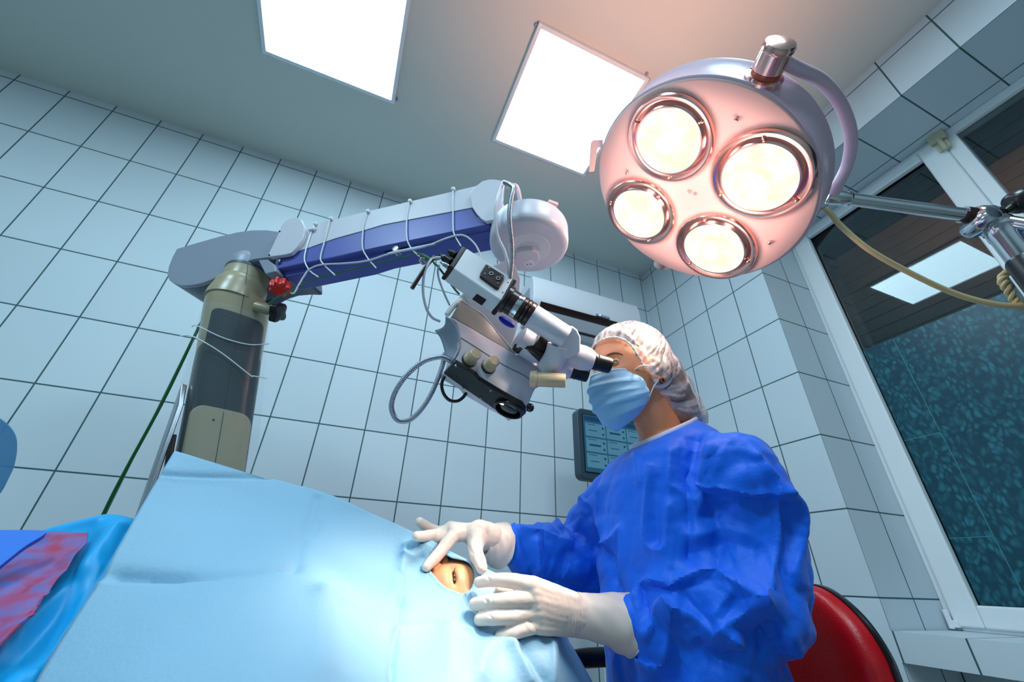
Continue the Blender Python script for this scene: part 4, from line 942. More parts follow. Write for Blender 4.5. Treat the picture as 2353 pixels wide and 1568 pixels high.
# ------------------------------------------------------------------ sheets over the patient's legs, lower left of the photograph
def lattice(L, ns, nt):
    L = np.array(L, float); L[:, :, 2] *= np.interp(L[:, :, 1], [1180, 1330, 1568, 1900], [.80, .74, .64, .58]); rows = np.array([spline(c, nt) for c in L]); g = np.array([spline(rows[:, k], ns) for k in range(nt)])
    return np.array([[at(*p) for p in r] for r in g])
BS = [[(-260, 1290, .85), (-260, 1400, .77), (-260, 1568, .68), (-260, 1900, .55)],
      [(-60, 1240, .88), (-60, 1360, .80), (-70, 1568, .70), (-80, 1900, .56)],
      [(100, 1222, .90), (60, 1360, .82), (20, 1568, .70), (-20, 1900, .56)],
      [(205, 1200, .91), (170, 1320, .84), (60, 1568, .71), (0, 1900, .60)],
      [(262, 1189, .91), (230, 1290, .84), (110, 1568, .735), (40, 1900, .66)],
      [(318, 1200, .93), (300, 1290, .87), (170, 1568, .78), (100, 1900, .72)],
      [(380, 1230, 1.0), (370, 1340, .98), (290, 1568, .92), (240, 1900, .85)]]
g = lattice(BS, 110, 90); g = np.concatenate([[g[0] + A(0, .085, -.17)], [g[0] + A(0, .065, -.06)], [g[0] + A(0, .03, -.012)], g], 0)
sm_ = MB().grid(g).mesh('b'); 
if np.mean(vn(sm_) @ A(0, -.6, .8)) < 0: sm_.flip_normals()
P = co(sm_); N = vn(sm_); f1, f2 = worley(P * A(9, 5, 9) + 1, 9); setco(sm_, P + N * (.010 * np.clip(f2 - f1, 0, .6) + .006 * vnoise(P * 12, 4))[:, None])
folds(sm_, [(h4((740, 590), (650, 720), (520, 880), (380, 1020), (200, 1180), (0, 1330)), .014, .018), (h4((800, 600), (690, 790), (560, 1000), (420, 1200), (260, 1450)), -.012, .016),
            (h4((480, 930), (330, 1150), (100, 1400)), -.012, .018), (h4((640, 840), (480, 1130), (230, 1500)), .010, .012), (h4((300, 620), (450, 580), (620, 540)), .004, .01)])
bm = bmesh.new(); bm.from_mesh(sm_); bmesh.ops.delete(bm, geom=[v for v in bm.verts if v.co.x > -.292 + (.046) * min(1, max(0, (.86 - v.co.y) / .13))], context='VERTS'); bm.to_mesh(sm_); bm.free()
bs = finish(sm_, 'blue_sheet', M_BSHEET, None, smooth=180, recalc=False); m = bs.modifiers.new('s', 'SOLIDIFY'); m.thickness = .002; m.offset = -1
tag(bs, 'turquoise blue plastic sheet rumpled over the patient left of the pale drape', 'sheet')
PT = [[(-240, 1330, .845), (-240, 1420, .79), (-250, 1568, .70), (-260, 1700, .64)], [(-60, 1300, .855), (-60, 1400, .79), (-80, 1568, .70), (-90, 1700, .64)], [(40, 1275, .865), (20, 1380, .80), (-10, 1500, .73), (-50, 1640, .65)],
      [(120, 1256, .875), (110, 1340, .825), (60, 1440, .75), (-10, 1580, .67)], [(210, 1252, .88), (205, 1290, .85), (130, 1390, .78), (30, 1520, .70)]]
g = lattice(PT, 80, 60); sm_ = MB().grid(g).mesh('p')
if np.mean(vn(sm_) @ A(0, -.6, .8)) < 0: sm_.flip_normals()
P = co(sm_); N = vn(sm_); f1, f2 = worley(P * A(8, 16, 16) + 7, 3); setco(sm_, P + N * (.009 * np.clip(f2 - f1, 0, .6) + .024 + .004 * vnoise(P * 20, 8))[:, None])
po = finish(sm_, 'patterned_cloth', M_PATT, None, smooth=180, recalc=False); m = po.modifiers.new('s', 'SOLIDIFY'); m.thickness = .002
tag(po, 'red and purple patterned cloth showing inside the turquoise sheet at lower left', 'cloth')
rp0 = at(40, 1240, .592); rn_ = nrm(nrm(CAM - rp0) + A(-.1, 0, .55))
ro = part(MB().prism([onp(u, v, rp0, rn_) for u, v in spline([(-240, 1219), (-100, 1218), (0, 1218), (70, 1218), (106, 1221), (98, 1232), (60, 1255), (20, 1286), (-20, 1318), (-130, 1400), (-240, 1440)], 40)], -rn_ * .012), 'royal_blue_cloth', M_BCLOTH, None, bevel=.003, bseg=3)
tag(ro, 'bright royal blue folded cloth on the patient at the left edge', 'cloth')
# translucent blue shield at the left edge
so = spline(c2((-260, 900), (-160, 800), (-40, 795), (8, 815), (50, 850), (82, 900), (89, 965), (75, 1050), (45, 1120), (0, 1200), (-90, 1280), (-220, 1300), (-300, 1150), (-260, 900)), 70)[:-1]
sp0 = at(20, 1030, .95); sn_ = nrm(CAM - sp0)
sh = part(MB().prism([onp(u, v, sp0, sn_) + sn_ * .03 * ((u + 50) / 140) ** 2 * 0 for u, v in so], -sn_ * .006), 'plastic_shield', M_SHIELD, None, bevel=.002, bseg=2)
tag(sh, 'rounded translucent blue plastic shield at the far left edge of the tiled wall', 'shield')

# ------------------------------------------------------------------ the surgeon
HD = A(.575, .70, 1.175); HF = nrm(A(-1, .02, -.2)); HL = nrm(np.cross(A(0, 0, 1), HF)); HL = HL if HL[1] < 0 else -HL; HU = np.cross(HL, HF); HU = HU if HU[2] > 0 else -HU
def hl(f, l, u): return HD + HF * f + HL * l + HU * u
sur = thing('person', (.70, .72, .46), 'surgeon in blue gown, cap, mask and gloves leaning to the microscope eyepieces', 'person')
def gs(x, s): return np.exp(-(x / s) ** 2)
def head_points(nu=120, nv=90):
    R_ = []
    for i in range(1, nv):
        th = math.pi * i / nv; ph = np.linspace(0, 2 * math.pi, nu, endpoint=False)
        x = np.sin(th) * np.cos(ph); y = np.sin(th) * np.sin(ph); z = np.full(nu, np.cos(th))
        X, Y, Z = x * .091, y * .074, z * .116
        t = np.clip(-Z / .116, 0, 1); Y = Y * (1 - .36 * t ** 1.5); X = np.where(X < 0, X * (1.10 - .45 * t), X * (1 - .06 * t)); X = X + .012 * t
        f = (x > 0); fr_ = np.clip(x * 2, 0, 1)
        X = X + fr_ * (.024 * gs(Y, .010) * np.clip(1 - np.abs((Z + .022) / .036), 0, 1) ** .8 + .004 * gs(np.abs(Y) - .026, .02) * gs(Z - .034, .009)
                       - .010 * gs(np.abs(Y) - .037, .015) * gs(Z - .009, .012) + .005 * gs(np.abs(Y) - .042, .016) * gs(Z + .022, .016) + .006 * gs(Y, .018) * gs(Z + .10, .016)
                       + .004 * gs(Y, .02) * gs(Z + .062, .008))
        R_.append([hl(a, b, c) for a, b, c in zip(X, Y, Z)])
    return R_
bd = MB(); R_ = head_points(); bd.loft(R_)
NB = A(.645, .705, 1.035)
bd.chain([hl(-.030, 0, -.05), hl(-.028, 0, -.10), NB, NB + A(.01, 0, -.05)], [.050, .047, .049, .075], 28)
e_ = hl(-.008, .069, -.022); bd.ball(e_, (.013, .005, .025), axes=[HF, HL, HU]); bd.tube([hl(.004, .069, -.040), hl(.006, .070, -.02), hl(.002, .071, -.002), hl(-.010, .073, .002), hl(-.018, .074, -.008), hl(-.016, .072, -.03), hl(-.008, .070, -.046)], [.0035, .004, .004, .005, .005, .004, .006], n=26, seg=8)
# trunk, arms and legs inside the gown
CUL, CUR = at(1462, 1432, .702), at(1168, 1248, .885)
SHL, SHR = A(.665, .558, .950), A(.655, .880, .960)
WL, WR = at(1342, 1402, .692), at(1126, 1238, .86)
ELL, ELR = at(1722, 1385, .672), A(.565, .945, .775)
bd.chain([NB + A(.01, 0, -.06), A(.68, .71, .85), A(.70, .71, .7), A(.71, .71, .55)], [.070, .085, .085, .105], 24)
bd.chain([NB + A(.01, -.0, -.07), SHL + A(0, .02, -.02)], [.06, .045]); bd.chain([NB + A(.01, 0, -.07), SHR + A(0, -.02, -.02)], [.06, .045])
bd.chain([SHL + A(0, .02, -.02), ELL, CUL, WL], [.042, .034, .022, .018]); bd.chain([SHR + A(0, -.02, -.02), ELR, CUR, WR], [.042, .034, .022, .018])
for sy in (-.11, .11):
    bd.chain([A(.70, .71 + sy * .7, .50), A(.45, .71 + sy * 1.1, .455), A(.45, .71 + sy * 1.2, .10)], [.072, .050, .038]); bd.chain([A(.45, .71 + sy * 1.2, .06), A(.30, .71 + sy * 1.2, .04)], [.04, .03])
bme = remesh(bd, .0042, 2)
P = co(bme)
# finer skin round the near eye, where the brow and lids show
EYC = hl(.0665, .031, .010)
bm = bmesh.new(); bm.from_mesh(bme)
lid = MB()
for sgn in (1, -1):
    c0 = hl(.0622, .0365 * sgn, .009)
    def lp3(az, el, r): return c0 + HF * (r * math.cos(el) * math.cos(az)) + HL * (r * math.cos(el) * math.sin(az)) + HU * (r * math.sin(el))
    for up in (1, -1):
        rows = []
        for k in range(7):
            rows.append([lp3(az, up * ((.30 if up > 0 else .26) * math.cos(az * 1.05) + (1.25 - .3) * k / 6), .0134 + .0006 * (k == 0)) for az in np.linspace(-1.25, 1.25, 19)])
        lid.grid(rows)
lme = lid.mesh('l'); bm.from_mesh(lme); bm.to_mesh(bme); bm.free()
finish(bme, 'body', M_SKIN, sur, smooth=180)
for sgn in (1, -1):
    c0 = hl(.0622, .0365 * sgn, .009); look = nrm(HF * 1 - HU * .05)
    e_o = part(MB().ball(c0, .0125, 28, 20), 'eyeball', M_EYEW, sur)
    part(MB().ball(c0 + look * .0092, (.0057, .0057, .0042), axes=list(frame(look))), 'iris', M_IRIS, e_o)
    for k in range(9 if sgn > 0 else 0):
        az = -1.0 + k * .25; r0 = c0 + HF * (.0137 * math.cos(.30) * math.cos(az)) + HL * sgn * (.0137 * math.cos(.30) * math.sin(az)) + HU * (.0137 * math.sin(.3 * math.cos(az)))
        part(MB().tube([r0, r0 + HF * .004 + HL * sgn * .003 * math.sin(az), r0 + HF * .007 + HL * sgn * .006 * math.sin(az) + HU * .002], [.0004, .0003, .0001], n=5, seg=5), 'eyelash', M_HAIR, sur)
T_B = bvh(bme)
br = [cast(T_B, *p) for p in ((1386, 822), (1398, 816), (1410, 812), (1421, 812), (1432, 816))]; br = [p + HF * .0005 for p in br if p is not None]
if len(br) > 2: part(MB().tube(br, [.0016, .0026, .0028, .0022, .001], n=20, seg=8), 'eyebrow', mat('brow_hair', lin(122, 74, 52), .6), sur)
br2 = [hl(*q) for q in ((.088, -.014, .030), (.087, -.026, .034), (.080, -.040, .031))]
part(MB().tube(br2, [.0018, .0026, .0014], n=12, seg=8), 'eyebrow', mat('brow_hair', lin(122, 74, 52), .6), sur)
# hair gathered under the cap
def capvol(g):
    c = MB(); c.ball(hl(-.018, 0, .032), (.098 + g, .079 + g, .098 + g), 40, 30, axes=[HF, HL, HU]); c.ball(hl(-.058, 0, -.012), (.074 + g, .070 + g, .080 + g), 32, 24, axes=[HF, HL, HU])
    c.chain([hl(-.058, .004, -.012), hl(-.080, .006, -.05), hl(-.098, .010, -.082), hl(-.118, .016, -.112), hl(-.128, .018, -.124)], np.array([.070, .062, .050, .032, .022]) + g, 24)
    for sg in (1, -1): c.ball(hl(-.020, .055 * sg, -.016), (.036 + g, .030 + g, .042 + g), 24, 18, axes=[HF, HL, HU])
    return c
def capplane(P):                                             # brow to ear to nape
    q = P - HD; f, l, u = q @ HF, q @ HL, q @ HU
    return (u - np.interp(f, [-.083, -.025, -.002, .010, .025, .039, .058, .075, .1], [-.140, -.094, -.069, -.037, .007, .048, .070, .076, .076])) * .75
def cut(me, keep):
    bm = bmesh.new(); bm.from_mesh(me); bm.verts.ensure_lookup_table(); bmesh.ops.delete(bm, geom=[v for v, k in zip(bm.verts, keep) if not k], context='VERTS')
    bm.to_mesh(me); bm.free()
hm = remesh(capvol(-.004), .005, 6); cut(hm, capplane(co(hm)) > .008)
finish(hm, 'hair', M_HAIR, sur, smooth=180, recalc=False)
cm_ = remesh(capvol(.004), .0025, 10); P = co(cm_); N = vn(cm_); q = P - HD; f, l, u = q @ HF, q @ HL, q @ HU
an_ = np.arctan2(l, .67 * f + .74 * u - .02)                  # gathers run back from the elastic
pl_ = np.clip(capplane(P), 0, 1)
ridge = np.sin(an_ * 40 + 1.6 * vnoise(P * 26, 3)) * .0015 * (.25 + .75 * np.exp(-pl_ / .045))
f1, f2 = worley(np.stack([an_ * 16, pl_ * 45, l * 0], 1), 6)
setco(cm_, P + N * (ridge + .0022 * vnoise(P * 22, 1) + .0007 * vnoise(P * 90, 2) + .004 * np.exp(-((pl_ - .02) / .014) ** 2))[:, None])
wv_ = .5 + .42 * vnoise(np.stack([an_ * 17, pl_ * 16, 0 * l], 1), 31) + .28 * vnoise(np.stack([an_ * 40, pl_ * 55, 0 * l], 1), 32) + .14 * vnoise(P * 300, 33) + .22 * np.exp(-pl_ / .012)
cm_.attributes.new('weave', 'FLOAT', 'POINT').data.foreach_set('value', wv_.astype(np.float32))
T_C = bvh(cm_)
P = co(cm_); cut(cm_, capplane(P) + .002 * vnoise(P * 120, 9) > 0)
finish(cm_, 'cap', M_CAP, sur, smooth=180, recalc=False)
# elastic frill along the cap's edge, found on the cap's own surface
el = []
for fe in list(np.linspace(-.075, .02, 26)) + list(np.linspace(.024, .078, 26)):
    ue = float(np.interp(fe, [-.083, -.025, -.002, .010, .025, .039, .058, .075, .1], [-.140, -.094, -.069, -.037, .007, .048, .070, .076, .076]))
    h = T_C.ray_cast(Vector(hl(fe, .14, ue)), Vector(-HL), .14)
    if h[0] is not None: el.append(np.array(h[0]))
mir = [HD + (p - HD) - 2 * HL * np.dot(p - HD, HL) for p in el]
loop = np.array(el + mir[::-1]); loop = np.array([loop[max(0, i - 2):i + 3].mean(0) for i in range(len(loop))])
P_ = spline(loop, 420); fr_ = [p + HU * .0012 * math.sin(i * 1.9) + HF * (.0010 + .0012 * math.cos(i * 1.3)) for i, p in enumerate(P_)]
part(MB().tube(fr_, [.0016, .0024, .0016, .0024, .0018], seg=7), 'cap_elastic', M_TIE, sur, smooth=180)
# mask: pleated sheet over nose and chin
g = []; NBR = 46; NAC = 41
for i in range(NBR):
    b = i / (NBR - 1); row = []
    for a in np.linspace(-1, 1, NAC):
        hw = np.interp(b, [0, .25, .6, .85, 1], [.056, .064, .066, .056, .036]); fc = np.interp(b, [0, .12, .32, .6, .85, 1], [.102, .113, .121, .117, .105, .078]); fs = np.interp(b, [0, .3, .7, 1], [.052, .026, .022, .040])
        uu = np.interp(b, [0, 1], [-.004, -.132]) - np.interp(b, [0, 1], [.010, -.026]) * abs(a) ** 1.6 * (1 if b < .6 else 1)
        u_ = uu; s_ = math.sin(a * math.pi / 2); f_ = fs + (fc - fs) * (math.cos(a * math.pi / 2) ** 1.15)
        f_ += .0045 * gs(a, .16) * (1 - b) ** 2
        pl3 = sum(.0060 * max(0, 1 - abs(b - c0 - .05 * a) / (.09 if b < c0 + .05 * a else .022)) for c0 in (.27, .45, .63)) * (1 - .6 * abs(a) ** 3)
        f_ += pl3; row.append(hl(f_, hw * s_, u_))
    g.append(row)
mk = MB().grid(g); mo_ = part(mk, 'mask', M_MASK, sur, solid=.0016, smooth=180)
part(MB().tube([np.array(g[1][k]) + HF * .0012 for k in range(0, NAC, 2)], .0013, n=60, seg=6), 'mask_binding', mat('mask_white_edge', lin(222, 228, 236), .6), mo_)
for sgn, col in ((1, NAC - 1), (-1, 0)):
    top, low = np.array(g[3][col]), np.array(g[NBR - 10][col]); er = hl(.012, .080 * sgn, -.016); er2 = hl(-.012, .081 * sgn, -.044)
    part(MB().tube([top, hl(.032, .074 * sgn, -.014) , er], .0013, n=20, seg=7), 'ear_loop', M_TIE, sur)
    part(MB().tube([low, hl(.006, .068 * sgn, -.056), er2], .0013, n=20, seg=7), 'ear_loop', M_TIE, sur)
part(MB().ring(hl(-.004, .083, -.052), HL, [(.0035, -.003), (.0062, -.003), (.0062, .003), (.0035, .003)], 28), 'earring', mat('wood_brown', lin(96, 52, 26), .35), sur, smooth=40)

# ---- gown: trunk and sleeves grown as one cloth surface, then creased
gw = MB()
def ell(cx, cy, z, rx, ry, n=40, e=2.3, tilt=0):
    out = []
    for a in np.linspace(0, 2 * math.pi, n, endpoint=False):
        ca, sa = math.cos(a), math.sin(a); x = rx * abs(ca) ** (2 / e) * np.sign(ca); out.append(A(cx + x, cy + ry * abs(sa) ** (2 / e) * np.sign(sa), z + tilt * x))
    return out
gw.loft([ell(.648, .705, 1.050, .060, .068, tilt=.50), ell(.652, .705, 1.036, .074, .086, tilt=.44), ell(.658, .712, 1.02, .090, .118, tilt=.22), ell(.650, .722, .985, .108, .150, tilt=.1), ell(.642, .730, .93, .118, .160), ell(.640, .732, .86, .122, .162), ell(.640, .732, .78, .124, .162), ell(.642, .732, .70, .126, .162), ell(.648, .732, .60, .132, .164), ell(.66, .730, .52, .150, .175), ell(.665, .73, .452, .155, .18)])
gw.chain([SHL + A(-.005, .04, .008), SHL + A(.004, .0, -.022), at(1728, 1215, .735), ELL + A(.0, -.0, -.008)], [.060, .078, .085, .081], 26)
gw.chain([ELL + A(.0, -.0, -.008), ELL * .62 + CUL * .38 + A(0, 0, -.010), ELL * .25 + CUL * .75 + A(0, 0, -.004), CUL * 1.0 + (ELL - CUL) * .03, CUL + nrm(WL - CUL) * .02], [.081, .076, .062, .043, .037], 26)
gw.chain([SHR + A(0, -.02, .0), SHR + A(-.01, .0, -.03), (SHR + ELR) / 2 + A(-.005, .0, -.005), ELR], [.064, .074, .080, .078], 26)
gw.chain([ELR, ELR * .6 + CUR * .4, ELR * .28 + CUR * .72, CUR, CUR + nrm(WR - CUR) * .014], [.078, .072, .054, .036, .032], 26)
gme = remesh(gw, .0038, 6)
P = co(gme); N = vn(gme)
f1, f2 = worley(P * A(9, 9, 11) + 2, 21); g1, g2 = worley(P * A(24, 24, 24) + 5, 33)
cuffd = np.minimum(np.linalg.norm(P - CUL, axis=1), np.linalg.norm(P - CUR, axis=1))
arm_w = np.clip(1 - np.minimum(seg_dist(P, np.array([SHL, ELL, CUL])), seg_dist(P, np.array([SHR, ELR, CUR]))) / .14, 0, 1)
amp = (.35 + .9 * arm_w) * np.clip((P[:, 2] * 0 + 1), 0, 1) * np.interp(P[:, 2], [.88, .96, 1.02], [1, .55, .3])
def along(P, a, b):
    d = nrm(b - a); return (P - a) @ d
rk = np.zeros(len(P))
for a, b in ((ELL, CUL), (ELR, CUR)):
    t = along(P, a, b); L = np.linalg.norm(b - a); w = np.exp(-(seg_dist(P, np.array([a, b])) / .085) ** 4) * np.clip(t / L * 1.3, 0, 1)
    rk += w * .0055 * (1 - np.abs(vnoise(np.stack([t * 38, P[:, 2] * 9, P[:, 1] * 9], 1), 12)) * 2.2)
m1, m2 = worley(P * A(14, 14, 10) + vnoise(P * 7, 4)[:, None] * .5, 41)
D = amp * (.016 * (np.minimum(f2 - f1, .5) - .2) + .010 * (np.minimum(m2 - m1, .45) - .18) + .0045 * (np.minimum(g2 - g1, .5) - .2)) + rk
D = 1.35 * D * np.clip(cuffd / .07 - .15, .1, 1)
setco(gme, P + N * D[:, None])
folds(gme, [
    (h3((980, 330), (960, 560), (955, 760), (1010, 812), (1072, 782), (1085, 560)), .007, .008), (h3((1020, 400), (1010, 600), (1020, 750)), -.006, .016),
    (h3((1245, 150), (1215, 330), (1200, 500), (1215, 700), (1200, 860)), -.014, .016), (h3((1330, 230), (1285, 440), (1250, 600), (1225, 720)), .012, .018),
    (h3((1290, 445), (1420, 455), (1550, 490), (1690, 485), (1770, 490)), .008, .008), (h3((1300, 500), (1540, 520), (1700, 510)), -.006, .012),
    (h3((1440, 200), (1400, 280), (1340, 400)), .005, .014), (h3((1380, 360), (1500, 300), (1600, 300)), -.006, .02),
    (h3((1260, 610), (1440, 560), (1620, 560)), -.006, .016), (h3((1235, 740), (1400, 690), (1530, 720)), .007, .014), (h3((1240, 830), (1420, 760), (1600, 800)), -.007, .018),
    (h3((1600, 270), (1690, 400), (1715, 520), (1720, 700), (1690, 900), (1640, 1090)), .010, .010), (h3((1760, 470), (1840, 560), (1850, 720), (1800, 940)), .010, .014), (h3((1740, 560), (1770, 760), (1740, 920)), -.010, .018),
    (h3((1130, 992), (1210, 940), (1300, 915), (1420, 975), (1560, 1030), (1640, 1092)), .013, .014), (h3((1150, 1010), (1210, 1110), (1290, 1190), (1390, 1262)), -.009, .012),
    (h3((1640, 1092), (1520, 1180), (1392, 1262)), .010, .010), (h3((1392, 1262), (1540, 1392), (1562, 1530)), .015, .014), (h3((1340, 1190), (1390, 1120), (1440, 1055)), .006, .008), (h3((1480, 1260), (1600, 1360), (1640, 1460)), -.010, .02),
    (h3((905, 1080), (940, 1010), (1010, 975), (1090, 985), (1130, 1010)), .010, .010), (h3((930, 1050), (960, 1120), (985, 1200)), -.007, .008), (h3((1080, 1130), (1020, 1170), (985, 1250), (960, 1290)), .009, .008), (h3((1090, 1140), (1230, 1190), (1330, 1290)), .009, .012),
    (h3((940, 1440), (1030, 1470), (1090, 1300), (1095, 1150)), .012, .014), (h3((1100, 1300), (1140, 1420), (1130, 1560)), -.010, .016), (h3((1250, 1280), (1300, 1400), (1420, 1440), (1540, 1390)), -.008, .014),
    (h3((1640, 1300), (1600, 1420), (1560, 1560)), -.012, .014), (h3((1700, 1180), (1760, 1260), (1820, 1400)), .008, .014), (h3((1680, 1240), (1720, 1400), (1790, 1520)), -.008, .014),
    (h3((330, 770), (345, 870), (370, 1000)), .010, .010), (h3((250, 690), (400, 730), (520, 780)), .009, .010), (h3((440, 640), (480, 710), (522, 780)), .010, .008), (h3((520, 785), (490, 880), (470, 990)), -.008, .012), (h3((380, 640), (460, 560), (540, 470)), .006, .010),
    (h3((560, 690), (640, 760), (740, 850)), -.009, .014), (h3((530, 470), (640, 560), (680, 680)), .008, .012), (h3((600, 470), (660, 640), (720, 780)), -.007, .012), (h3((200, 680), (220, 800), (210, 900)), .008, .008), (h3((240, 780), (290, 900), (300, 980)), -.006, .008),
    (h3((690, 470), (690, 640), (712, 770)), .007, .010), (h3((712, 772), (780, 740), (828, 690), (830, 820), (828, 960), (800, 1050)), .009, .010), (h3((760, 860), (790, 960), (800, 1020)), -.008, .012), (h3((900, 250), (920, 420)), .004, .008), (h3((1100, 250), (1090, 420), (1140, 460), (1230, 520)), .005, .008)], sharp=1.35, gain=1.3)
# neck opening
P = co(gme); d = P - A(.648, .705, 1.050); up = d[:, 2] - .50 * d[:, 0]
cut(gme, ~((up > -.006) & (np.hypot(d[:, 0], d[:, 1]) < .10)))
gown = finish(gme, 'gown', M_GOWN, sur, smooth=50, recalc=False)
bm = bmesh.new(); bm.from_mesh(gme); pts_ = np.array([list(v.co) for v in {v for e in bm.edges if len(e.link_faces) == 1 for v in e.verts}]); bm.free()
pts_ = pts_[np.linalg.norm(pts_ - A(.648, .705, 1.045), axis=1) < .14]
t_ = np.arctan2(pts_[:, 1] - .705, pts_[:, 0] - .648); o = np.argsort(t_); pts_ = pts_[o]; k = 48
ringp = [pts_[np.abs(np.angle(np.exp(1j * (t_[o] - a)))) < .16].mean(0) for a in np.linspace(-math.pi, math.pi, k, endpoint=False)]
rg = []
for i, p in enumerate(ringp):
    t = nrm(ringp[(i + 1) % k] - ringp[i - 1]); out = nrm(np.cross(t, A(0, 0, 1))); c = A(.648, .705, p[2]); out = out if np.dot(out, p - c) > 0 else -out; w = np.cross(t, out)
    rg.append([p + out * .0028 * math.cos(a) + A(0, 0, 1) * .0065 * math.sin(a) for a in np.linspace(0, 2 * math.pi, 10, endpoint=False)])
part(MB().loft(rg, False, True), 'neck_binding', mat('white_binding', lin(206, 208, 232), .5), sur, smooth=180)

# ---- gloved hands
def glove(fingers, palm, wrist, cuff, name='glove', vox=.0017, palm_r=.0125):
    h = MB()
    for pts, rad in fingers: h.chain(spline(pts, 14), np.interp(np.linspace(0, 1, 14), np.linspace(0, 1, len(rad)), rad), 16)
    for pts, rad in palm: h.chain(spline(pts, 10), np.interp(np.linspace(0, 1, 10), np.linspace(0, 1, len(rad)), rad), 16)
    for c in cuff[:-1] if False else []: pass
    h.chain(wrist[0], wrist[1], 20)
    me = remesh(h, vox, 9, .5); P = co(me); N = vn(me)
    d = .0004 * vnoise(P * 90, 2) + .0002 * vnoise(P * 260, 5)
    setco(me, P + N * d[:, None]); return me
def H2(pts, ds): return [at(u, v, d) for (u, v), d in zip(h2(*pts), ds)]
def cuff_loft(cs, hs, name='glove_cuff'):                    # open glove cuff: centre, radii pairs along the forearm
    pass
# near (left) hand: back of the hand to the room
mcp = H2([(1215, 735), (1240, 850), (1265, 965), (1275, 1075)], [.668, .660, .655, .652])
f_ = [(H2([(752, 708), (850, 692), (965, 688), (1090, 705)], [.692, .684, .677, .671]) + [mcp[0]], [.0088, .0100, .0112, .0122, .0135]),
      (H2([(712, 898), (850, 876), (1000, 862), (1130, 852)], [.660, .652, .652, .656]) + [mcp[1]], [.0095, .0110, .0116, .0124, .0135]),
      (H2([(758, 1028), (880, 1014), (1040, 1002), (1150, 984)], [.642, .638, .642, .649]) + [mcp[2]], [.0092, .0106, .0112, .0118, .0130]),
      (H2([(930, 1178), (1040, 1146), (1140, 1112), (1210, 1092)], [.631, .632, .638, .644]) + [mcp[3]], [.0088, .0100, .0106, .0112, .0125])]
wc = at(1334, 1408, .690); wd = nrm(at(1440, 1432, .70) - wc)
wr = H2([(1560, 880), (1570, 945), (1570, 1015), (1560, 1080)], [.684, .677, .675, .678])
pm = [([mcp[k], wr[k]], [.0145, .017]) for k in range(4)] + [([(mcp[0] + mcp[1]) / 2, (wr[0] + wr[1]) / 2], [.0145, .017]), ([(mcp[1] + mcp[2]) / 2, (wr[1] + wr[2]) / 2], [.0145, .018]), ([(mcp[2] + mcp[3]) / 2, (wr[2] + wr[3]) / 2], [.0145, .017])]
f_.append((H2([(930, 775), (1060, 790), (1230, 800), (1420, 850)], [.700, .700, .697, .69]), [.0085, .0105, .0125, .017]))
wst = [H2([(1540, 920), (1600, 930)], [.686, .690]), [.020, .020]]
lw = [H2([(1520, 965), (1600, 980), (1660, 990)], [.684, .689, .692]), [.030, .0305, .030]]
gl = glove(f_, pm + [(lw[0], lw[1])], wst, [])
folds(gl, [(h2((820, 660), (850, 700), (845, 735)), -.0010, .0014), (h2((800, 850), (830, 890), (820, 930)), -.0012, .0014), (h2((840, 840), (850, 880)), .0010, .0012), (h2((830, 985), (870, 1020), (860, 1050)), -.0010, .0014), (h2((1190, 1040), (1230, 1090), (1260, 1150)), -.0012, .0016), (h2((1160, 1060), (1200, 1120)), .0010, .0014)]
      + [(h2((x, 810), (x + 22, 950), (x + 6, 1160)), .0010, .0010) for x in (1520, 1545, 1572, 1600, 1628)])
finish(gl, 'glove', M_GLOVE, sur, smooth=180, recalc=False)
def cuff(cent, rads, name, squash=1.0, hint=None):
    m = MB(); P = spline(cent, 40); rr = np.interp(np.linspace(0, 1, 40), np.linspace(0, 1, len(rads)), rads); T_ = np.gradient(P, axis=0); R_ = []; u = None
    for i in range(40):
        t = nrm(T_[i]); u = frame(t, A(0, 0, 1))[0]; w = np.cross(t, u); ring_ = []
        for a in np.linspace(0, 2 * math.pi, 56, endpoint=False):
            k = 1 + .022 * math.sin(3 * a + i * .35) * (i / 40) + .012 * math.sin(7 * a - i * .5); ring_.append(P[i] + rr[i] * k * (u * math.cos(a) + w * math.sin(a) * squash))
        R_.append(ring_)
    m.loft(R_, False); o = part(m, name, M_GLOVE, sur, solid=.0010, smooth=180)
    part(MB().loft([[p + (T_[-1] / np.linalg.norm(T_[-1])) * dx + (p - P[-1]) * dy for p in R_[-1]] for dx, dy in ((-.0012, .0), (-.0012, .035), (.0012, .035), (.0012, 0))], False, True), 'cuff_bead', M_TIE, sur, smooth=180)
cuff(H2([(1590, 982), (1700, 1000), (1850, 1020), (1960, 1045), (2050, 1068)], [.692, .694, .697, .700, .702]), [.0322, .0330, .0375, .0435, .0465], 'glove_cuff')
# far (right) hand: thumb to the room, fingers holding the drape open
def H6(pts, ds): return [at(u, v, d) for (u, v), d in zip(h6(*pts), ds)]
k_i, k_m, k_r, k_p = H6([(900, 350), (860, 270), (830, 250), (800, 270)], [.800, .812, .824, .840])
f2_ = [([k_i] + H6([(800, 440), (690, 590), (560, 740), (430, 880)], [.785, .768, .750, .735]), [.0135, .0125, .0118, .0112, .0092]),
       ([k_m] + H6([(760, 330), (640, 400), (540, 440), (470, 470)], [.808, .800, .798, .798]), [.0135, .0122, .0115, .0108, .0095]),
       ([k_r] + H6([(660, 330), (520, 360), (380, 380), (265, 378)], [.812, .795, .778, .764]), [.0130, .0115, .0110, .0105, .0092]),
       ([k_p] + H6([(640, 300), (520, 265), (400, 200), (310, 135)], [.836, .828, .820, .812]), [.0120, .0108, .0104, .0100, .0085]),
       (H6([(1260, 380), (1230, 520), (1240, 660), (1300, 800), (1335, 900)], [.810, .788, .762, .740, .722]), [.019, .0165, .0135, .0125, .0100])]
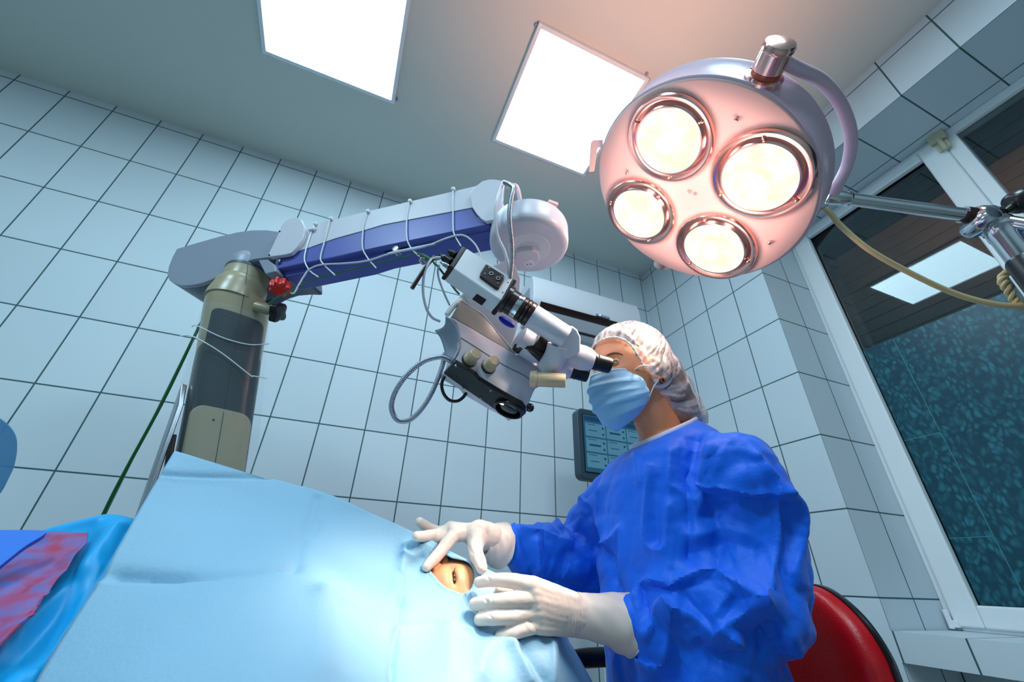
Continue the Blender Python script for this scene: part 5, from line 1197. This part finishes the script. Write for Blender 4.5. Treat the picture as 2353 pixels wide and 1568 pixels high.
w2_ = H6([(1330, 290), (1340, 340), (1340, 400), (1330, 330)], [.838, .842, .848, .858])
pm2 = [([a, b], [.0145, .018]) for a, b in zip((k_i, k_m, k_r, k_p), w2_)] + [([(k_i + k_m) / 2, w2_[0]], [.0145, .018]), ([(k_m + k_r) / 2, w2_[1]], [.0145, .018]), (H6([(1290, 340), (1420, 385), (1480, 405)], [.845, .853, .858]), [.028, .029, .029]), (H6([(1180, 330), (1250, 420)], [.815, .81]), [.020, .022])]
gr = glove(f2_, pm2, [H6([(1300, 330), (1380, 360)], [.845, .85]), [.024, .025]], [])
folds(gr, [(h6((860, 340), (850, 430), (800, 520)), -.001, .0014), (h6((1140, 390), (1100, 520), (1180, 660)), -.0015, .004)] + [(h6((x, 210), (x + 40, 330), (x - 20, 540)), .0010, .0011) for x in (1380, 1420, 1460)])
finish(gr, 'glove', M_GLOVE, sur, smooth=180, recalc=False)
cuff(H2([(780, 350), (840, 365), (900, 380), (935, 390)], [.853, .862, .87, .876]), [.0315, .036, .0425, .0450], 'glove_cuff')

# ------------------------------------------------------------------ the surgeon's red chair
ch = thing('office_chair', (.80, .72, 0), 'red vinyl chair with black rimmed back behind the seated surgeon', 'chair')
BXP = .905
bp = [onp(u, v, A(BXP, 0, 0), A(1, 0, 0)) for u, v in ((1800, 1341), (1830, 1343), (1890, 1350), (1950, 1385), (2010, 1440), (2060, 1510), (2085, 1568))]
yz = [(p[1], p[2]) for p in bp]; yc = .725
right = [(yz[1][0], yz[1][1])] + yz[2:] + [(yz[-1][0] - .004, .56), (yz[-1][0] + .01, .50), (yz[-1][0] + .05, .46)]
full = spline([(yc, yz[0][1] + .002)] + right + [(yc, .452)], 40)
left = [(2 * yc - y, z) for y, z in full[::-1][1:-1]]; outl = [(y, z) for y, z in full] + left
def bow(y): return .035 * (1 - ((y - yc) / .2) ** 2)
c0 = A(BXP, yc, .62)
back = MB(); rings = []
for k, (s_, dx) in enumerate(((.86, -.032), (.95, -.028), (.985, -.020), (1.0, -.006), (1.0, .004))):
    rings.append([A(BXP + dx + bow(y) - .035, yc + (y - yc) * s_, .62 + (z - .62) * s_) for y, z in outl])
inner = [[A(BXP - .033 + bow(yc + (y - yc) * s_) - .035, yc + (y - yc) * s_, .62 + (z - .62) * s_) for y, z in outl] for s_ in (.02, .3, .6)]
back.loft(inner + rings); part(back, 'backrest', M_LEATHER, ch, smooth=60)
shell = MB(); shell.loft([[A(BXP + dx + bow(y) - .035, yc + (y - yc) * s_, .62 + (z - .62) * s_) for y, z in outl] for s_, dx in ((.98, .002), (1.015, .002), (1.02, .008), (1.015, .018), (.9, .03))]); part(shell, 'back_shell', M_BLACK, ch, smooth=60)
st = MB(); st.loft([ell(.72, .725, z, r, r * 1.02, e=2.8) for z, r in ((.312, .17), (.32, .195), (.35, .20), (.365, .19), (.37, .16))]); part(st, 'seat', M_LEATHER, ch, smooth=60)
part(MB().tube([A(.90, .725, .345), A(.965, .725, .37), A(.962, .725, .60)], [.02, .02, .016], n=16, flat=1), 'back_support', M_BLACK, ch)
for sy in (-.275, .275):
    am = MB(); am.tube([A(.52, .725 + sy, .598), A(.60, .725 + sy, .602), A(.74, .725 + sy, .602), A(.82, .725 + sy, .592)], [.014, .019, .019, .013], n=24, seg=14)
    am.tube([A(.66, .725 + sy, .59), A(.67, .725 + sy * .98, .45), A(.70, .725 + sy * .7, .35)], .012, n=16, seg=10); part(am, 'armrest', M_BLACK, ch)
part(MB().lathe(A(.73, .725, 0), A(0, 0, 1), [(.05, .08), (.05, .12), (.028, .14), (.028, .312)], 28), 'gas_post', M_BLACK, ch, smooth=40)
for k in range(5):
    t = k * 2 * math.pi / 5 + .628; e_ = A(.73 + .27 * math.cos(t), .725 + .27 * math.sin(t), .065)
    part(MB().tube([A(.73, .725, .10), e_], [.03, .018], seg=12), 'base_spoke', M_BLACK, ch); part(MB().lathe(e_ - A(0, 0, .037), A(-math.sin(t), math.cos(t), 0), [(.028, -.014), (.028, .014)], 20), 'caster', M_BLACK, ch)

# the drape gives under the hands and sleeves resting on it
yield_to(dme, [solid_of(gl), solid_of(gr), solid_of(gme)])
tuck(pme, bvh(dme))
